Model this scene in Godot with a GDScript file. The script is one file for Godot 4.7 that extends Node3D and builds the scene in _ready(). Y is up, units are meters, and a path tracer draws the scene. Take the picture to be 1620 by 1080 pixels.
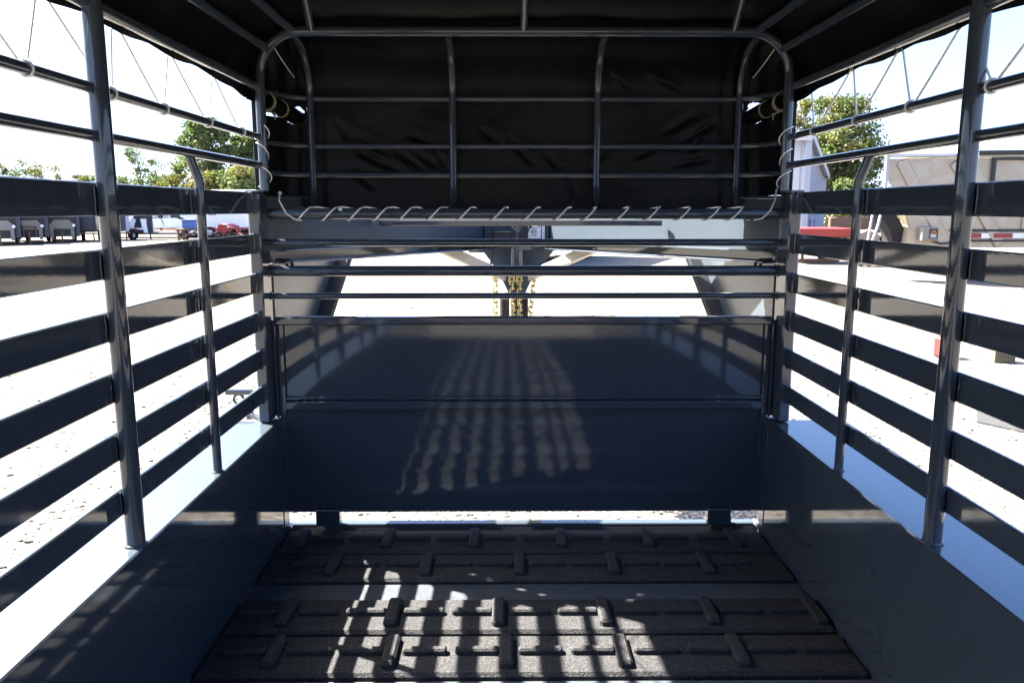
extends Node3D

const FRONT := -3.25      # plane of the front wall
const REAR := 3.3
const FLOOR := 0.55
const LEDGE := 1.057

var M := {}
var used := {}
var rng := RandomNumberGenerator.new()

# ---------------------------------------------------------------- mesh builder
class MB:
	var v := PackedVector3Array()
	var n := PackedVector3Array()
	var c := PackedColorArray()
	var tint := Color(1, 1, 1)
	var tinted := false

	func tri(a: Vector3, b: Vector3, d: Vector3, out: Vector3) -> void:
		var nn := (d - a).cross(b - a)
		if nn.length_squared() < 1e-16:
			return
		nn = nn.normalized()
		if nn.dot(out) < 0.0:
			var t := b; b = d; d = t
			nn = -nn
		v.append(a); v.append(b); v.append(d)
		for i in 3:
			n.append(nn)
			if tinted: c.append(tint)

	func quad(a: Vector3, b: Vector3, d: Vector3, e: Vector3, out: Vector3) -> void:
		tri(a, b, d, out); tri(a, d, e, out)

	func smooth(a: Vector3, b: Vector3, d: Vector3, na: Vector3, nb: Vector3, nd: Vector3) -> void:
		var nn := (d - a).cross(b - a)
		if nn.dot(na + nb + nd) < 0.0:
			var t := b; b = d; d = t
			t = nb; nb = nd; nd = t
		v.append(a); v.append(b); v.append(d)
		n.append(na); n.append(nb); n.append(nd)
		if tinted:
			for i in 3: c.append(tint)

	# box with chamfered edges
	func box(p: Vector3, s: Vector3, bev := 0.0, basis := Basis.IDENTITY) -> void:
		var h := s * 0.5
		bev = minf(bev, minf(h.x, minf(h.y, h.z)) * 0.98)
		for ax in 3:
			for sg: float in [-1.0, 1.0]:
				var u := (ax + 1) % 3
				var w := (ax + 2) % 3
				var nv := Vector3.ZERO; nv[ax] = sg
				var q := []
				for k in [[-1, -1], [1, -1], [1, 1], [-1, 1]]:
					var x := Vector3.ZERO
					x[ax] = sg * h[ax]
					x[u] = k[0] * (h[u] - bev)
					x[w] = k[1] * (h[w] - bev)
					q.append(p + basis * x)
				quad(q[0], q[1], q[2], q[3], basis * nv)
		if bev <= 0.0:
			return
		for ax in 3:
			var u := (ax + 1) % 3
			var w := (ax + 2) % 3
			for su: float in [-1.0, 1.0]:
				for sw: float in [-1.0, 1.0]:
					var a := Vector3.ZERO; var b := Vector3.ZERO
					a[u] = su * h[u]; a[w] = sw * (h[w] - bev)
					b[u] = su * (h[u] - bev); b[w] = sw * h[w]
					var l := Vector3.ZERO; l[ax] = h[ax] - bev
					var o := Vector3.ZERO; o[u] = su; o[w] = sw
					quad(p + basis * (a - l), p + basis * (b - l), p + basis * (b + l), p + basis * (a + l), basis * o)
		for sx: float in [-1.0, 1.0]:
			for sy: float in [-1.0, 1.0]:
				for sz: float in [-1.0, 1.0]:
					var sv := Vector3(sx, sy, sz)
					tri(p + basis * (sv * Vector3(h.x, h.y - bev, h.z - bev)), p + basis * (sv * Vector3(h.x - bev, h.y, h.z - bev)), p + basis * (sv * Vector3(h.x - bev, h.y - bev, h.z)), basis * sv)

	# a bar between two points, rectangular section (w across, h along up)
	func bar(a: Vector3, b: Vector3, w: float, h: float, bev := 0.0, up := Vector3.UP) -> void:
		var z := (b - a).normalized()
		var x := up.cross(z)
		if x.length() < 0.01: x = Vector3.RIGHT.cross(z)
		x = x.normalized()
		var y := z.cross(x)
		box((a + b) * 0.5, Vector3(w, h, a.distance_to(b)), bev, Basis(x, y, z))

	func tube(pts: Array, r: float, sides := 12, caps := true, r2 := -1.0) -> void:
		if r2 < 0.0: r2 = r
		var np := pts.size()
		var rings := []
		var norms := []
		var t0: Vector3 = (pts[1] - pts[0]).normalized()
		var x := t0.cross(Vector3.UP)
		if x.length() < 0.05: x = t0.cross(Vector3.RIGHT)
		x = x.normalized()
		for i in np:
			var t: Vector3
			if i == 0: t = pts[1] - pts[0]
			elif i == np - 1: t = pts[np - 1] - pts[np - 2]
			else: t = (pts[i + 1] - pts[i]).normalized() + (pts[i] - pts[i - 1]).normalized()
			t = t.normalized()
			x = (x - t * x.dot(t)).normalized()
			var y := t.cross(x)
			var ring := []; var nr := []
			var rr := lerpf(r, r2, float(i) / (np - 1))
			for k in sides:
				var a := TAU * k / sides
				var d := x * cos(a) + y * sin(a)
				ring.append(pts[i] + d * rr); nr.append(d)
			rings.append(ring); norms.append(nr)
		for i in np - 1:
			for k in sides:
				var j := (k + 1) % sides
				smooth(rings[i][k], rings[i + 1][k], rings[i + 1][j], norms[i][k], norms[i + 1][k], norms[i + 1][j])
				smooth(rings[i][k], rings[i + 1][j], rings[i][j], norms[i][k], norms[i + 1][j], norms[i][j])
		if caps:
			for e in [0, np - 1]:
				var o: Vector3 = pts[0] - pts[1] if e == 0 else pts[np - 1] - pts[np - 2]
				for k in sides:
					tri(pts[e], rings[e][k], rings[e][(k + 1) % sides], o)

	# flat polygon (convex or not) pulled out along dir
	func plate(poly: Array, dir: Vector3) -> void:
		var o: Vector3 = poly[0]
		var nn := Vector3.ZERO
		for i in poly.size():
			nn += (poly[i] - o).cross(poly[(i + 1) % poly.size()] - o)
		nn = nn.normalized()
		if nn.dot(dir) < 0: nn = -nn
		var ex: Vector3 = (poly[1] - o).normalized()
		var ey := nn.cross(ex)
		var p2 := PackedVector2Array()
		for p in poly: p2.append(Vector2((p - o).dot(ex), (p - o).dot(ey)))
		var ix := Geometry2D.triangulate_polygon(p2)
		for i in range(0, ix.size(), 3):
			tri(poly[ix[i]], poly[ix[i + 1]], poly[ix[i + 2]], -nn)
			tri(poly[ix[i]] + dir, poly[ix[i + 1]] + dir, poly[ix[i + 2]] + dir, nn)
		var mid := Vector3.ZERO
		for p in poly: mid += p
		mid /= poly.size()
		for i in poly.size():
			var a: Vector3 = poly[i]
			var b: Vector3 = poly[(i + 1) % poly.size()]
			var side := (b - a).cross(dir)
			# outward by winding
			var area := 0.0
			for k in p2.size(): area += p2[k].cross(p2[(k + 1) % p2.size()])
			quad(a, b, b + dir, a + dir, side * signf(area))

	# where the nose sheet is open round the rolled flaps
	func torn(p: Vector3) -> bool:
		if p.z > -3.30: return false
		var dx: float = absf(p.x) - 0.985
		var dy: float = p.y - 2.313
		if dx * dx + dy * dy < 0.0012: return true
		if p.x < 0:
			# a slit sagging under the roll and a crescent on its inner side
			var ex := (p.x + 1.05) / 0.024
			var ey := (p.y - 2.306) / 0.007
			var fx := (p.x + 0.957) / 0.014
			var fy := (p.y - 2.338 + (p.x + 0.957) * 0.7) / 0.008
			return ex * ex + ey * ey < 1.0 or fx * fx + fy * fy < 1.0
		var gx := (p.x - 0.985) / 0.024
		var gy := (p.y - 2.354) / 0.014
		return gx * gx + gy * gy < 1.0

	# smooth sheet from a grid of points (rows x cols); holes leaves out the torn places
	func sheet(g: Array, holes := false) -> void:
		var nr := g.size()
		var nc: int = g[0].size()
		var nm := []
		for i in nr:
			var row := []
			for j in nc:
				var du: Vector3 = g[i][mini(j + 1, nc - 1)] - g[i][maxi(j - 1, 0)]
				var dv: Vector3 = g[mini(i + 1, nr - 1)][j] - g[maxi(i - 1, 0)][j]
				row.append(du.cross(dv).normalized())
			nm.append(row)
		for i in nr - 1:
			for j in nc - 1:
				if holes and torn(g[i][j]): continue
				smooth(g[i][j], g[i + 1][j], g[i + 1][j + 1], nm[i][j], nm[i + 1][j], nm[i + 1][j + 1])
				smooth(g[i][j], g[i + 1][j + 1], g[i][j + 1], nm[i][j], nm[i + 1][j + 1], nm[i][j + 1])

	func lathe(base: Vector3, axis: Vector3, prof: Array, sides := 20) -> void:
		var z := axis.normalized()
		var x := z.cross(Vector3.UP)
		if x.length() < 0.05: x = z.cross(Vector3.RIGHT)
		x = x.normalized()
		var y := z.cross(x)
		for i in prof.size() - 1:
			var p: Vector2 = prof[i]; var q: Vector2 = prof[i + 1]
			var sl := Vector2(q.y - p.y, p.x - q.x).normalized()
			for k in sides:
				var a := TAU * k / sides; var b := TAU * (k + 1) / sides
				var da := x * cos(a) + y * sin(a); var db := x * cos(b) + y * sin(b)
				var na := da * sl.x + z * sl.y; var nb := db * sl.x + z * sl.y
				smooth(base + da * p.x + z * p.y, base + da * q.x + z * q.y, base + db * q.x + z * q.y, na, na, nb)
				smooth(base + da * p.x + z * p.y, base + db * q.x + z * q.y, base + db * p.x + z * p.y, na, nb, nb)

	func mesh() -> ArrayMesh:
		var a := []
		a.resize(Mesh.ARRAY_MAX)
		a[Mesh.ARRAY_VERTEX] = v
		a[Mesh.ARRAY_NORMAL] = n
		if tinted: a[Mesh.ARRAY_COLOR] = c
		var m := ArrayMesh.new()
		m.add_surface_from_arrays(Mesh.PRIMITIVE_TRIANGLES, a)
		return m

# ---------------------------------------------------------------- tree helpers
func numbered(called: String) -> String:
	var k: int = used.get(called, 0)
	used[called] = k + 1
	return called if k == 0 else "%s_%03d" % [called, k]

func part(parent: Node, called: String, mb: MB, m: Material, label := "") -> MeshInstance3D:
	var o := MeshInstance3D.new()
	o.mesh = mb.mesh()
	o.material_override = m
	var k := 0
	for ch in parent.get_children():
		var s := String(ch.name)
		if s == called or (s.begins_with(called + "_") and s.trim_prefix(called + "_").is_valid_int()): k += 1
	o.name = called if k == 0 else "%s_%03d" % [called, k]
	parent.add_child(o, true)
	if label: o.set_meta("label", label)
	return o

func thing(called: String, label: String, category: String, at := Vector3.ZERO, turn := 0.0, group := "") -> Node3D:
	var o := Node3D.new()
	o.name = numbered(called)
	add_child(o)
	o.position = at
	o.rotation.y = turn
	tag(o, label, category, group)
	return o

func tag(o: Node, label: String, category: String, group := "", kind := "") -> void:
	if label: o.set_meta("label", label)
	if category: o.set_meta("category", category)
	if group: o.set_meta("group", group)
	if kind: o.set_meta("kind", kind)

func single(called: String, mb: MB, m: Material, label: String, category: String, group := "") -> MeshInstance3D:
	var o := MeshInstance3D.new()
	o.mesh = mb.mesh()
	o.material_override = m
	o.name = numbered(called)
	add_child(o)
	tag(o, label, category, group)
	return o

func lin(r: float, g: float, b: float) -> Color:
	return Color(r, g, b).linear_to_srgb()

# ---------------------------------------------------------------- textures and materials
func noise(seed_: int, freq: float, oct := 4, type := FastNoiseLite.TYPE_SIMPLEX_SMOOTH) -> FastNoiseLite:
	var f := FastNoiseLite.new()
	f.seed = seed_
	f.noise_type = type
	f.frequency = freq
	f.fractal_octaves = oct
	return f

func grey(size: int, f: FastNoiseLite) -> Image:
	var im := f.get_seamless_image(size, size, false, false, 0.12)
	im.convert(Image.FORMAT_L8)
	return im

# tileable value noise, so that relief has no seam
func tile_noise(size: int, cells: int, oct: int, sd: int) -> Image:
	var r := RandomNumberGenerator.new()
	r.seed = sd
	var data := PackedFloat32Array()
	data.resize(size * size)
	var amp := 0.5
	for o in oct:
		var nc := cells << o
		var lat := PackedFloat32Array()
		lat.resize(nc * nc)
		for i in nc * nc: lat[i] = r.randf()
		for y in size:
			var fy := float(y) * nc / size
			var iy := int(fy)
			var ty := fy - iy
			ty = ty * ty * (3.0 - 2.0 * ty)
			var r0 := (iy % nc) * nc
			var r1 := ((iy + 1) % nc) * nc
			for x in size:
				var fx := float(x) * nc / size
				var ix := int(fx)
				var tx := fx - ix
				tx = tx * tx * (3.0 - 2.0 * tx)
				var x0 := ix % nc
				var x1 := (ix + 1) % nc
				data[y * size + x] += amp * lerpf(lerpf(lat[r0 + x0], lat[r0 + x1], tx), lerpf(lat[r1 + x0], lat[r1 + x1], tx), ty)
		amp *= 0.5
	var by := PackedByteArray()
	by.resize(size * size)
	for i in size * size: by[i] = int(clampf(data[i], 0.0, 1.0) * 255.0)
	return Image.create_from_data(size, size, false, Image.FORMAT_L8, by)

func tex(im: Image) -> ImageTexture:
	return ImageTexture.create_from_image(im)

func bump(im: Image, strength: float) -> ImageTexture:
	var j: Image = im.duplicate()
	j.convert(Image.FORMAT_RGBA8)
	j.bump_map_to_normal_map(strength)
	return ImageTexture.create_from_image(j)

# two colours mixed by a grey image, with a grain image on top
func blend(a: Color, b: Color, im: Image, grain: Image, amount: float) -> ImageTexture:
	var w := im.get_width()
	var out := Image.create(w, w, false, Image.FORMAT_RGB8)
	for y in w:
		for x in w:
			var t := smoothstep(0.2, 0.8, im.get_pixel(x, y).r)
			var g := (grain.get_pixel(x % grain.get_width(), y % grain.get_height()).r - 0.5) * amount
			var cc := a.lerp(b, t)
			out.set_pixel(x, y, Color(clampf(cc.r + g, 0, 1), clampf(cc.g + g, 0, 1), clampf(cc.b + g, 0, 1)))
	return ImageTexture.create_from_image(out)

func mat(col: Color, rough: float, metal := 0.0, spec := 0.5) -> StandardMaterial3D:
	var m := StandardMaterial3D.new()
	m.albedo_color = col
	m.roughness = rough
	m.metallic = metal
	m.metallic_specular = spec
	m.cull_mode = BaseMaterial3D.CULL_DISABLED
	return m

func planar(m: StandardMaterial3D, scale_: float) -> void:
	m.uv1_triplanar = true
	m.uv1_world_triplanar = true
	m.uv1_scale = Vector3.ONE * scale_

func make_materials() -> void:
	var fine := tile_noise(256, 24, 2, 3)
	var coarse := grey(512, noise(5, 0.012, 5))
	var grain := grey(512, noise(7, 0.35, 2))
	var peel := tile_noise(512, 26, 2, 11)
	# charcoal enamel on steel: glossy, with the slight orange peel of sprayed paint
	var p := mat(Color(1, 1, 1), 0.06, 0.0, 0.55)
	p.albedo_texture = blend(lin(0.041, 0.053, 0.068), lin(0.045, 0.057, 0.072), tile_noise(256, 4, 3, 13), grain, 0.0)
	p.normal_enabled = true
	p.normal_texture = bump(peel, 1.6)
	p.normal_scale = 0.06
	planar(p, 5.0)
	M.paint = p
	# the rolled floor strips are the same paint, scuffed dull by boots
	var s: StandardMaterial3D = p.duplicate()
	s.roughness = 0.38
	s.albedo_texture = blend(lin(0.050, 0.060, 0.072), lin(0.070, 0.078, 0.088), coarse, grain, 0.02)
	M.scuffed = s
	# textured neck paint
	var np: StandardMaterial3D = p.duplicate()
	np.roughness = 0.26
	np.metallic_specular = 0.35
	np.normal_scale = 0.22
	M.neck = np
	# crumb rubber
	var r := mat(Color(1, 1, 1), 0.88, 0.0, 0.2)
	r.albedo_texture = blend(lin(0.026, 0.027, 0.029), lin(0.104, 0.105, 0.108), tile_noise(512, 170, 2, 21), grain, 0.06)
	r.normal_enabled = true
	r.normal_texture = bump(tile_noise(512, 140, 2, 23), 4.0)
	r.normal_scale = 1.0
	planar(r, 2.6)
	M.rubber = r
	# black vinyl
	var t := mat(Color(1, 1, 1), 0.40, 0.0, 0.27)
	t.albedo_texture = blend(lin(0.0031, 0.0034, 0.0042), lin(0.0047, 0.0051, 0.0060), coarse, grain, 0.006)
	t.normal_enabled = true
	t.normal_texture = bump(fine, 2.0)
	t.normal_scale = 0.10
	planar(t, 6.0)
	M.vinyl = t
	var ro := mat(Color(1, 1, 1), 0.85)
	ro.albedo_texture = blend(lin(0.62, 0.60, 0.55), lin(0.84, 0.82, 0.78), grey(256, noise(31, 0.2, 2)), grain, 0.05)
	planar(ro, 30.0)
	M.rope = ro
	# crushed limestone; its dark cells put dark stones and pit shade into the colour
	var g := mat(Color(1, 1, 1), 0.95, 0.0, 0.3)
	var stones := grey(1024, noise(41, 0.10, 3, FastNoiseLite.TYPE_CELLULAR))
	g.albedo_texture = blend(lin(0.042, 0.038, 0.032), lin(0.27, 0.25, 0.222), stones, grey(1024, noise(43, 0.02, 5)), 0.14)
	g.normal_enabled = true
	g.normal_texture = bump(stones, 5.0)
	g.normal_scale = 0.8
	planar(g, 0.45)
	M.gravel = g
	var ch: StandardMaterial3D = g.duplicate()
	ch.albedo_texture = blend(lin(0.085, 0.077, 0.066), lin(0.24, 0.224, 0.20), coarse, grain, 0.1)
	M.chips = ch
	M.twine = mat(lin(0.26, 0.23, 0.16), 0.85)
	M.chain = mat(lin(0.55, 0.43, 0.17), 0.35, 0.85)
	M.steel = mat(lin(0.42, 0.42, 0.43), 0.4, 0.9)
	M.black = mat(lin(0.012, 0.012, 0.013), 0.5)
	M.tyre = mat(lin(0.018, 0.018, 0.019), 0.8, 0.0, 0.3)
	M.white = mat(lin(0.72, 0.73, 0.74), 0.4)
	M.ribbed = mat(lin(0.36, 0.36, 0.39), 0.5)
	M.trim = mat(lin(0.30, 0.31, 0.36), 0.5)
	M.alu = mat(Color(1, 1, 1), 0.38, 0.4)
	M.alu.albedo_texture = blend(lin(0.32, 0.265, 0.195), lin(0.36, 0.305, 0.235), coarse, grain, 0.03)
	planar(M.alu, 0.35)
	M.red = mat(lin(0.24, 0.020, 0.018), 0.45)
	M.blue = mat(lin(0.03, 0.08, 0.24), 0.45)
	M.navy = mat(lin(0.012, 0.018, 0.035), 0.4)
	M.amber = mat(lin(0.7, 0.22, 0.03), 0.3)
	M.lens = mat(lin(0.7, 0.72, 0.75), 0.15)
	M.glass = mat(lin(0.015, 0.018, 0.022), 0.08)
	M.greyp = mat(lin(0.19, 0.165, 0.135), 0.55)
	M.card = mat(lin(0.11, 0.085, 0.052), 0.9)
	M.cream = mat(lin(0.36, 0.325, 0.27), 0.35)
	M.primer = mat(lin(0.010, 0.0125, 0.0145), 0.6, 0.0, 0.15)
	M.label = mat(lin(0.75, 0.75, 0.74), 0.5)
	M.ink = mat(lin(0.02, 0.02, 0.02), 0.6)
	M.yellow = mat(lin(0.62, 0.42, 0.03), 0.45)
	M.orange = mat(lin(0.62, 0.20, 0.03), 0.5)
	M.bark = mat(lin(0.09, 0.075, 0.06), 0.9)
	M.rust = mat(lin(0.10, 0.055, 0.035), 0.8)
	var dirt := mat(Color(1, 1, 1), 0.95)
	dirt.albedo_texture = blend(lin(0.10, 0.085, 0.05), lin(0.30, 0.24, 0.14), grey(512, noise(51, 0.05, 5)), grain, 0.1)
	planar(dirt, 0.25)
	M.drygrass = dirt
	var lf := mat(Color(1, 1, 1), 0.6, 0.0, 0.35)
	lf.vertex_color_use_as_albedo = true
	lf.backlight_enabled = true
	lf.backlight = lin(0.5, 0.55, 0.22)
	M.leaf = lf

# ---------------------------------------------------------------- camera, sky, sun
func _ready() -> void:
	rng.seed = 77
	var cam := Camera3D.new()
	cam.name = "camera"
	cam.fov = 46.729
	cam.near = 0.05
	cam.far = 900.0
	cam.position = Vector3(-0.078, 1.92, 0.0)
	cam.rotation_degrees = Vector3(-9.492, -0.465, 0.0)
	add_child(cam)
	cam.make_current()

	var we := WorldEnvironment.new()
	we.name = "environment"
	var env := Environment.new()
	env.background_mode = Environment.BG_SKY
	var sm := ProceduralSkyMaterial.new()
	sm.sky_top_color = lin(0.045, 0.094, 0.212)
	sm.sky_horizon_color = lin(0.135, 0.158, 0.185)
	sm.sky_curve = 0.11
	sm.ground_bottom_color = lin(0.2, 0.19, 0.17)
	sm.ground_horizon_color = lin(0.135, 0.15, 0.165)
	sm.sun_angle_max = 80.0
	sm.sun_curve = 0.34
	var sky := Sky.new()
	sky.sky_material = sm
	env.sky = sky
	env.ambient_light_source = Environment.AMBIENT_SOURCE_SKY
	env.tonemap_mode = Environment.TONE_MAPPER_LINEAR
	env.tonemap_exposure = 12.0
	env.sdfgi_enabled = true
	env.ssao_enabled = true
	env.ssil_enabled = true
	we.environment = env
	add_child(we)

	var sun := DirectionalLight3D.new()
	sun.name = "sun"
	sun.light_energy = 1.6
	sun.light_color = Color(1.0, 0.965, 0.91)
	sun.light_angular_distance = 0.5
	sun.shadow_enabled = true
	add_child(sun)
	sun.look_at_from_position(Vector3(-8.15, 10, -4.35), Vector3.ZERO)

	make_materials()
	build_ground()
	build_trailer()
	build_tarp()
	build_ropes()
	build_chains()
	build_right_side()
	build_left_side()
	build_front_side()
	build_trees()
	build_litter()

# ---------------------------------------------------------------- setting
func build_ground() -> void:
	var mb := MB.new()
	var e := 420.0
	mb.quad(Vector3(-e, 0, -e), Vector3(e, 0, -e), Vector3(e, 0, e), Vector3(-e, 0, e), Vector3.UP)
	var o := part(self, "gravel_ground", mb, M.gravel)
	tag(o, "pale crushed limestone yard all around the trailer", "ground", "", "structure")
	# loose stones lying on the yard
	var sm := MB.new()
	sm.lathe(Vector3.ZERO, Vector3.UP, [Vector2(0.001, -0.4), Vector2(0.7, -0.3), Vector2(1.0, 0.0), Vector2(0.75, 0.4), Vector2(0.001, 0.55)], 6)
	var mm := MultiMesh.new()
	mm.transform_format = MultiMesh.TRANSFORM_3D
	mm.mesh = sm.mesh()
	var N := 70000
	mm.instance_count = N
	for i in N:
		var side := -1.0 if rng.randf() < 0.5 else 1.0
		var d := 1.5 + pow(rng.randf(), 1.3) * 15.0
		var x := side * d
		var z := rng.randf_range(-16.0, 1.0)
		if rng.randf() < 0.2:
			x = rng.randf_range(-3, 3); z = rng.randf_range(-9, -4)
		var r := 0.005 + pow(rng.randf(), 5.0) * 0.02
		var b := Basis.from_euler(Vector3(rng.randf() * 0.5, rng.randf() * TAU, rng.randf() * 0.5)).scaled(Vector3(r * rng.randf_range(0.8, 1.5), r * rng.randf_range(0.5, 0.9), r))
		mm.set_instance_transform(i, Transform3D(b, Vector3(x, r * 0.2, z)))
	var mi := MultiMeshInstance3D.new()
	mi.multimesh = mm
	mi.material_override = M.chips
	mi.name = "gravel_stones"
	add_child(mi)
	tag(mi, "loose limestone chips scattered over the yard", "gravel", "", "stuff")
	# dry bank behind the right-hand side of the yard
	var bk := MB.new()
	var g := []
	var f := noise(61, 0.12, 3)
	for i in 13:
		var row := []
		for j in 60:
			var x := lerpf(17.0, 75.0, j / 59.0)
			var a := i / 12.0
			row.append(Vector3(x, -0.05 + sin(a * PI) * (1.9 + 0.6 * f.get_noise_2d(x, a * 6.0)), lerpf(-62.0, -80.0, a)))
		g.append(row)
	bk.sheet(g)
	var b2 := part(self, "hill", bk, M.drygrass)
	tag(b2, "low bank of dry brown grass behind the aluminium trailer", "bank", "", "structure")

# ---------------------------------------------------------------- the stock trailer
func arc(cn: Vector3, u: Vector3, w: Vector3, a0: float, a1: float, k: int) -> Array:
	var o := []
	for i in k + 1:
		var a := lerpf(a0, a1, float(i) / k)
		o.append(cn + u * cos(a) + w * sin(a))
	return o

func hoop_path(z: float, low: float, grow := 0.0) -> Array:
	var xo := 1.04 + grow
	var top := 2.60 + grow
	var r := 0.17 + grow
	var pts := [Vector3(-xo, low, z)]
	pts += arc(Vector3(-xo + r, top - r, z), Vector3(-r, 0, 0), Vector3(0, r, 0), 0, PI / 2, 8)
	pts += arc(Vector3(xo - r, top - r, z), Vector3(0, r, 0), Vector3(r, 0, 0), 0, PI / 2, 8)
	pts.append(Vector3(xo, low, z))
	return pts

func build_trailer() -> void:
	var T := thing("livestock_trailer", "charcoal grey slatted stock trailer seen from inside its open box", "trailer")
	var big := [-1.955, -0.79, 0.375, 1.54, 2.7]
	var small := [-2.537, -1.31, -0.207, 0.958, 2.12]
	var slats := [[1.903, 1.985], [1.748, 1.824], [1.592, 1.668], [1.437, 1.514], [1.285, 1.360], [1.141, 1.211]]
	var mid := (FRONT + REAR) * 0.5
	for s: float in [-1.0, 1.0]:
		# low solid side with its flat sill
		var w := MB.new()
		w.box(Vector3(s * 1.1215, 0.777, (REAR - 3.18) * 0.5), Vector3(0.207, 0.56, REAR + 3.18), 0.004)
		w.box(Vector3(s * 1.053, 0.755, -3.220), Vector3(0.0757, 0.60, 0.080), 0.003)
		var wall := part(T, "side_wall", w, M.paint)
		for y in slats:
			var m := MB.new()
			m.box(Vector3(s * 1.072, (y[0] + y[1]) * 0.5, (REAR - 3.17) * 0.5), Vector3(0.012, y[1] - y[0], REAR + 3.17), 0.003)
			part(wall, "slat", m, M.paint)
		for z: float in big:
			var m := MB.new()
			m.tube([Vector3(s * 1.044, LEDGE - 0.004, z), Vector3(s * 1.044, 1.7, z), Vector3(s * 1.044, 2.385, z)], 0.0235, 20)
			# weld bead round the foot, and a bead on each slat
			var ring := []
			for k in 17: ring.append(Vector3(s * 1.044 + 0.0255 * cos(TAU * k / 16), LEDGE + 0.002, z + 0.0255 * sin(TAU * k / 16)))
			m.tube(ring, 0.0042, 6, false)
			part(wall, "side_post", m, M.paint)
		for z: float in small:
			var m := MB.new()
			m.tube([Vector3(s * 1.040, LEDGE - 0.004, z), Vector3(s * 1.040, 1.98, z), Vector3(s * 1.0405, 2.005, z), Vector3(s * 1.044, 2.022, z + 0.003), Vector3(s * 1.061, 2.09, z + 0.022)], 0.0145, 16)
			var ring := []
			for k in 17: ring.append(Vector3(s * 1.040 + 0.0165 * cos(TAU * k / 16), LEDGE + 0.002, z + 0.0165 * sin(TAU * k / 16)))
			m.tube(ring, 0.0035, 6, false)
			part(wall, "side_stud", m, M.paint)
		for q in [[2.093, 0.0145, "side_rail"], [2.203, 0.0135, "side_rail"], [2.396, 0.0165, "eave_rail"]]:
			var m := MB.new()
			m.tube([Vector3(s * 1.056, q[0], -3.215), Vector3(s * 1.056, q[0], 0), Vector3(s * 1.056, q[0], REAR)], q[1], 18)
			part(wall, q[2], m, M.paint)
		# weld lines where the slats meet the posts
		var wd := MB.new()
		for y in slats:
			for z: float in [-1.955, -2.537]:
				for e: float in [-1.0, 1.0]:
					var rr := 0.024 if z > -2.2 else 0.0155
					var pts := []
					for k in 9:
						pts.append(Vector3(s * (1.0645 + rng.randf_range(-0.0008, 0.0008)), lerpf(y[0] + 0.004, y[1] - 0.004, k / 8.0), z + e * rr * 0.86 + rng.randf_range(-0.0007, 0.0007)))
					wd.tube(pts, 0.0028, 6)
		part(wall, "weld_beads", wd, M.paint)
		# corner column on the front
		var cm := MB.new()
		cm.box(Vector3(s * 1.0635, 1.5225, -3.194), Vector3(0.047, 0.925, 0.118), 0.006)
		cm.box(Vector3(s * 1.0635, 1.99, -3.194), Vector3(0.056, 0.008, 0.128), 0.002)
		# end caps of the slats lapping the column
		for y in slats:
			cm.box(Vector3(s * 1.0715, (y[0] + y[1]) * 0.5, -3.142), Vector3(0.022, y[1] - y[0] + 0.006, 0.04), 0.003)
		part(T, "corner_column", cm, M.paint)
		# inner angle iron that ties the front panel to the column
		var am := MB.new()
		am.box(Vector3(s * 1.032, 1.265, -3.232), Vector3(0.012, 0.41, 0.03), 0.003)
		am.box(Vector3(s * 1.012, 1.06, -3.2365), Vector3(0.026, 0.84, 0.008), 0.002)
		part(T, "corner_angle", am, M.paint)

	# front wall
	var pm := MB.new()
	pm.box(Vector3(0, 0.875, -3.25), Vector3(2.05, 0.484, 0.006), 0.001)
	var bow := []
	for i in 25:
		var row := []
		for j in 41:
			var fx := j / 40.0
			var fy := i / 24.0
			row.append(Vector3(lerpf(-1.025, 1.025, fx), lerpf(1.117, 1.462, fy), -3.2475 + 0.0024 * sin(fy * PI) * (0.55 + 0.45 * sin(fx * PI))))
		bow.append(row)
	pm.sheet(bow)
	pm.box(Vector3(0, 1.29, -3.2535), Vector3(2.05, 0.345, 0.004), 0.0)
	pm.box(Vector3(0, 0.638, -3.256), Vector3(2.03, 0.012, 0.02), 0.002)
	var front := part(T, "front_wall", pm, M.paint)
	var m1 := MB.new()
	m1.box(Vector3(0, 1.111, -3.231), Vector3(2.0, 0.036, 0.032), 0.004)
	m1.box(Vector3(0, 1.137, -3.242), Vector3(2.006, 0.014, 0.011), 0.003)
	part(front, "stiffener", m1, M.paint)
	var m2 := MB.new()
	m2.box(Vector3(0, 1.4675, -3.236), Vector3(2.06, 0.033, 0.046), 0.005)
	m2.lathe(Vector3(-0.012, 1.4675, -3.2128), Vector3(0, 0, 1), [Vector2(0.007, 0.0), Vector2(0.007, 0.0012), Vector2(0.0045, 0.0012), Vector2(0.0045, -0.002)], 12)
	part(front, "top_channel", m2, M.paint)
	for q in [[1.902, 0.022], [1.787, 0.0145], [1.672, 0.0215], [1.570, 0.0125]]:
		var m := MB.new()
		m.tube([Vector3(-1.058, q[0], -3.232), Vector3(0, q[0], -3.232), Vector3(1.058, q[0], -3.232)], q[1], 20)
		for s: float in [-1.0, 1.0]:
			var ring := []
			for k in 13: ring.append(Vector3(s * 1.0385, q[0] + (q[1] + 0.002) * sin(TAU * k / 12), -3.232 + (q[1] + 0.002) * cos(TAU * k / 12)))
			m.tube(ring, 0.003, 6, false)
		part(front, "front_rail", m, M.paint)
	for s: float in [-1.0, 1.0]:
		var m := MB.new()
		m.box(Vector3(s * 0.842, 0.6125, -3.244), Vector3(0.102, 0.077, 0.05), 0.004)
		part(front, "bracket", m, M.paint)
	var sl := MB.new()
	sl.box(Vector3(0, 0.5275, -3.2725), Vector3(2.034, 0.098, 0.044), 0.004)
	part(front, "front_sill", sl, M.paint)

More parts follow.
